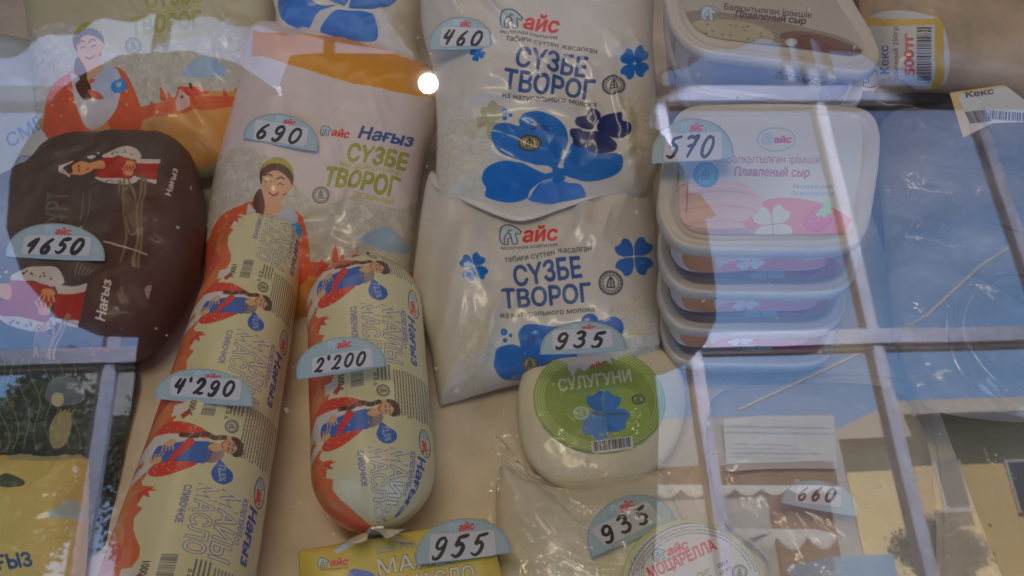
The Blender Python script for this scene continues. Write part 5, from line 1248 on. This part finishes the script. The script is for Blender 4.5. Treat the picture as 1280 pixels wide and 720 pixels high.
def d2(p):
    p.fill([dense([(1185, 118), (1196, 114), (1216, 172), (1203, 176)])], ph(150, 128, 84)); p.fill([dense([(1185, 112), (1260, 100), (1262, 108), (1188, 120)])], ph(150, 128, 84))
    p.text('Кекс', (1208, 122), (1242, 117), 7, INK, bold=.03); barcode(p, (1206, 140), (26, -3), (8, 16), 3); barcode(p, (1236, 138), (60, 4), (-1, 12), 8)
shop_label(fr, [(1187, 116), (1256, 106), (1300, 140), (1296, 152), (1240, 154), (1204, 172)], 0, d2, t_)

fr = Frame(1200, 300, .46, 6)
b = Bag(fr, [(1104, 150), (1200, 140), (1320, 150), (1360, 300), (1350, 500), (1200, 520), (1130, 470), (1106, 300)], .012, .07, seed=6.7, lump=.009, lumpsc=30, pucker=.002)
t_ = bag_thing('pastry_pack', 'dark pastry in a crinkled clear bag at the right edge', 'pastry', fr.O)
b.build('pastry', pmat('pastry_crust', ph(34, 28, 26), .6, bump=.5, bscale=40, grain=.3), t_, under=.5)
film('film_wrap', fr, [(1092, 130), (1140, 146), (1200, 134), (1320, 150), (1350, 300), (1340, 500), (1240, 520), (1190, 496), (1130, 478), (1122, 400), (1098, 330), (1112, 250), (1090, 190)], .004, t_, m_film2, .012, 26, seed=2.6)
# clear round lid, its rim catching the light
t_ = empty('clear_lid', tuple(at_depth(1290, 420, .40)), 'clear round plastic lid with a bright rim at the right edge', 'lid')
fr = Frame(1290, 430, .405, 8); c1 = fr.px([(1296, 430)])[0]; n = 72; V = []; m_clr = film_mat('clear_plastic', .10, .05, 20, .2)
prof = [(.002, .004), (.030, .004), (.034, .003), (.036, .006), (.038, .006), (.040, .002), (.041, -.002), (.043, -.003)]
a = np.linspace(0, 2 * math.pi, n, endpoint=False)
for r, z in prof: V.append(fr.pt(c1 + np.stack([np.cos(a), np.sin(a)], -1) * r, z))
mesh('rim', np.concatenate(V), [(k * n + i, (k + 1) * n + i, (k + 1) * n + (i + 1) % n, k * n + (i + 1) % n) for k in range(len(prof) - 1) for i in range(n)], m_clr, t_)
# beige pack under the 660 tag
fr = Frame(1000, 640, .40, 4)
b = Bag(fr, [(890, 500), (1000, 480), (1120, 490), (1160, 560), (1170, 700), (1150, 790), (960, 790), (960, 700), (900, 640)], .014, .07, ph(126, 112, 96), seed=7.7, lump=.005, lumpsc=22)
t_ = bag_thing('cheese_block', 'beige cheese slab in loose clear film behind the white lidded cup, tagged 660', 'cheese', fr.O)
b.build('cheese', pmat('cheese_beige', ph(74, 58, 44), .5, bump=.3, bscale=30, grain=.2), t_, under=.6); F_SL = b
def d3(p):
    p.fill([dense([(890, 510), (1060, 510), (1060, 600), (890, 600)])], ph(122, 120, 116)); smalltext(p, (912, 530), (120, 2), (0, 14), 2, 5, ph(80, 90, 104), .6); smalltext(p, (916, 552), (80, 2), (0, 22), 4, 8, ph(96, 98, 102), .6)
shop_label(fr, [(904, 524), (1042, 520), (1046, 586), (908, 590)], .0055, d3, t_)
film('film_wrap', fr, [(868, 480), (1000, 450), (1150, 462), (1200, 560), (1210, 790), (940, 800), (930, 700), (868, 620)], .006, t_, m_film2, .007, 20, seed=3.4)
t_ = empty('film_sheet', tuple(at_z(np.array(1180.), np.array(600.), .03)), 'loose sheet of clear crinkled film across the lower right corner', 'film')
fr = Frame(1180, 600, .355, 6)
film('sheet', fr, [(1060, 440), (1180, 430), (1330, 440), (1350, 600), (1340, 780), (1150, 790), (1120, 650), (1080, 540)], 0, t_, m_film2, .007, 18, n=120, rings=60, seed=4.1)

# ------------------------------------------------------------------ hand-written price tags
DG = {'0': [[(.62, .93), (.30, .98), (.06, .62), (.08, .18), (.34, .0), (.62, .22), (.72, .65), (.55, .95), (.38, .90)]],
      '1': [[(.06, .50), (.34, .74), (.62, 1.0)], [(.62, 1.0), (.48, .5), (.36, 0)]],
      '2': [[(.08, .76), (.26, 1.0), (.54, .96), (.60, .72), (.36, .34), (.0, .02)], [(.0, .04), (.22, .12), (.45, .02), (.72, .06)]],
      '3': [[(.10, .90), (.36, 1.0), (.58, .86), (.50, .64), (.26, .54)], [(.26, .54), (.56, .48), (.64, .24), (.44, .02), (.14, .02), (.02, .14)]],
      '4': [[(.28, 1.0), (.08, .56), (.12, .46), (.40, .50), (.66, .56)], [(.66, 1.0), (.50, .5), (.40, 0)]],
      '5': [[(.74, 1.0), (.50, .95), (.22, .92)], [(.24, .92), (.14, .56), (.36, .62), (.58, .46), (.52, .16), (.28, .0), (.02, .10)]],
      '6': [[(.56, .98), (.26, .70), (.06, .32), (.18, .03), (.44, .06), (.56, .30), (.42, .50), (.20, .42), (.10, .26)]],
      '7': [[(.04, .88), (.26, .98), (.50, .90), (.74, .98), (.52, .50), (.30, 0)], [(.18, .50), (.42, .54), (.66, .58)]],
      '9': [[(.62, .78), (.46, .98), (.18, .88), (.10, .60), (.28, .46), (.50, .56), (.64, .84)], [(.64, .84), (.58, .40), (.38, .04), (.10, .0), (.02, .12)]],
      "'": [[(.20, 1.12), (.14, .84)]]}
CARD = (.70, .80, .86); STK = ph(152, 148, 146); MK = ph(34, 30, 32)
m_stkb = dict(rough=.45, grain=.02, spec=.3, coat=.05)
def price_tag(txt, p0, p1, hgt, lab, label, plane, lift=.002, ink=MK, cards=CARD, squash=1.0, wd=.062):
    """p0, p1: ends of the straight edge, hgt: card height px, lab: four corners of the white number field"""
    p0 = np.array(p0, float); p1 = np.array(p1, float); d = p1 - p0; u = np.array([d[1], -d[0]]) / np.linalg.norm(d)
    a = np.linspace(0, math.pi, 25); arc = [p0 + d * (.5 - .5 * math.cos(x)) + u * hgt * math.sin(x) ** .82 for x in a]
    out = [tuple(x) for x in arc] + [tuple(p1 + (p0 - p1) * t - u * 1.2 * math.sin(t * math.pi)) for t in (.2, .4, .6, .8)]
    ctr_ = np.mean(out, 0)
    if isinstance(plane, Frame):
        g = Frame.__new__(Frame); g.O, g.N, g.X, g.Y = plane.O, plane.N, plane.X, plane.Y; g.H = None
        hs = 0
        if plane.H:
            xy = plane.px(out); hs = max(plane.H(xy).max(), float(plane.H(plane.px([ctr_])).max()))
        g.O = plane.O + plane.N * (hs + lift)
    else: g = plane
    g.O = g.O.copy(); base = g.px([tuple(ctr_)])[0]; L = np.linalg.norm(g.px([tuple(p0)])[0] - g.px([tuple(p1)])[0])
    sd = len(txt) * 1.3 + p0[0]
    bend = lambda xy: .0016 * np.cos((xy[..., 0] - base[0]) / L * 3.0 + sd) + .0010 * np.sin((xy[..., 1] - base[1]) / L * 4 + sd)
    g.H = bend
    P = g.px(out); cv = Canvas('print', P.min(0) - .002, P.max(0) + .002, g.px, 6500, cards); p = Pen(cv)
    ex = d / np.linalg.norm(d); nn = np.linalg.norm(d)
    top = p0 + d * .5 + u * hgt
    q = p.sub(tuple(top - ex * nn * .13 - u * hgt * .06), tuple(ex * nn * .27), tuple(-u * hgt * .60))
    p.fill([np.array([top - ex * nn * .14 - u * 2, top + ex * nn * .03 - u * 1.5, top + ex * nn * .03 - u * hgt * .27, top - ex * nn * .14 - u * hgt * .27])], ph(140, 154, 160), .55)
    bears(q.sub((.04, .0), (.42, 0), (0, .45)), ph(96, 118, 134)); q.text('айс', (.44, .42), (1.0, .42), .30, ph(144, 36, 44), bold=.04, shear=.15)
    t_ = empty('price_tag', tuple(g.pt(base)), label, 'price tag', 'hand-written price tags')
    cd_ = sticker('card', g, out, 0, cv, pmat('card_print', image=cv.image(), **m_stkb), t_, n=96, smooth=False, thick=.0004)
    lab = [np.array(x, float) for x in lab]      # tl, tr, br, bl
    P = g.px([tuple(x) for x in lab]); cv = Canvas('print', P.min(0) - .002, P.max(0) + .002, lambda z: g.px(z, .0003), 8000, STK); p = Pen(cv)
    X = lab[1] - lab[0]; Y = lab[3] - lab[0]; n = sum(.42 if c == "'" else 1 for c in txt); x = .05; cw = .90 / n
    W_ = np.linalg.norm(X); H_ = np.linalg.norm(Y); rs = np.random.RandomState(int(sum(map(ord, txt))))
    for c in txt:
        w_ = cw * (.42 if c == "'" else 1); jy = rs.uniform(-.03, .03)
        for st in DG[c]:
            s_ = spl(np.array(st), False, 8); yy = .14 + jy + (1 - s_[:, 1]) * .74; xx = x + (s_[:, 0] * .82 + (s_[:, 1] - .5) * .22 + .10) * w_
            pts = lab[0] + xx[:, None] * X + yy[:, None] * Y
            p.fill(stroke_loops(pts, wd * W_ * (1 if len(txt) < 5 else .82) * (1 + .15 * rs.randn() * .5), True), ink)
        x += w_
    out2 = []
    for k in range(4):
        A, B, C = lab[k - 1], lab[k], lab[(k + 1) % 4]; r = 3.6
        out2 += [tuple(B + (A - B) / np.linalg.norm(A - B) * r), tuple(B + ((A - B) / np.linalg.norm(A - B) + (C - B) / np.linalg.norm(C - B)) * r * .28), tuple(B + (C - B) / np.linalg.norm(C - B) * r)]
    nl = sticker('number_label', g, out2, .0003, cv, pmat('sticker_paper', image=cv.image(), **m_stkb), t_, n=60, smooth=False); nl.parent = cd_
    return t_
price_tag('460', (536, 62), (618, 60), 40, [(552, 34), (611, 36), (612, 58), (549, 58)], 'price tag 460 on the upper white curd bag', B_UP.fr)
price_tag('690', (303, 172), (397, 189), 38, [(320, 149), (386, 160), (382, 184), (316, 174)], 'price tag 690 above the smiling girl', B_690.fr)
price_tag('1650', (7, 320), (131, 326), 44, [(32, 294), (115, 296), (112, 320), (26, 318)], 'price tag 1650 on the dark brown pouch', B_BLK.fr)
g = Frame(867, 175, .392, 3); price_tag('570', (815, 204), (918, 196), 52, [(832, 167), (902, 164), (903, 199), (829, 202)], 'price tag 570 on the pink printed cheese lid', g)
g = Frame(255, 480, .386, 20); price_tag("4'290", (193, 498), (316, 508), 42, [(214, 470), (302, 474), (300, 501), (212, 494)], 'price tag 4290 on the long butter roll', g)
g = Frame(428, 450, .382, 20); price_tag("2'200", (371, 474), (484, 457), 44, [(390, 447), (464, 435), (467, 458), (390, 468)], 'price tag 2200 on the short butter roll', g)
price_tag('955', (520, 706), (640, 690), 50, [(538, 668), (618, 662), (620, 694), (536, 703)], 'price tag 955 on the yellow butter brick', FB, .004)
g = Frame(729, 425, .405, 10); price_tag('935', (675, 443), (784, 438), 39, [(690, 413), (764, 411), (767, 434), (691, 438)], 'price tag 935 above the green cheese label, set level', g)
price_tag('935', (740, 697), (846, 650), 54, [(738, 662), (808, 625), (828, 650), (757, 683)], 'tilted price tag 935 beside the red lettered cup lid', F_CB.fr, .004)
price_tag('660', (976, 628), (1072, 645), 36, [(996, 606), (1052, 608), (1052, 634), (994, 628)], 'price tag 660 on film at the lower right', F_SL.fr, .011)
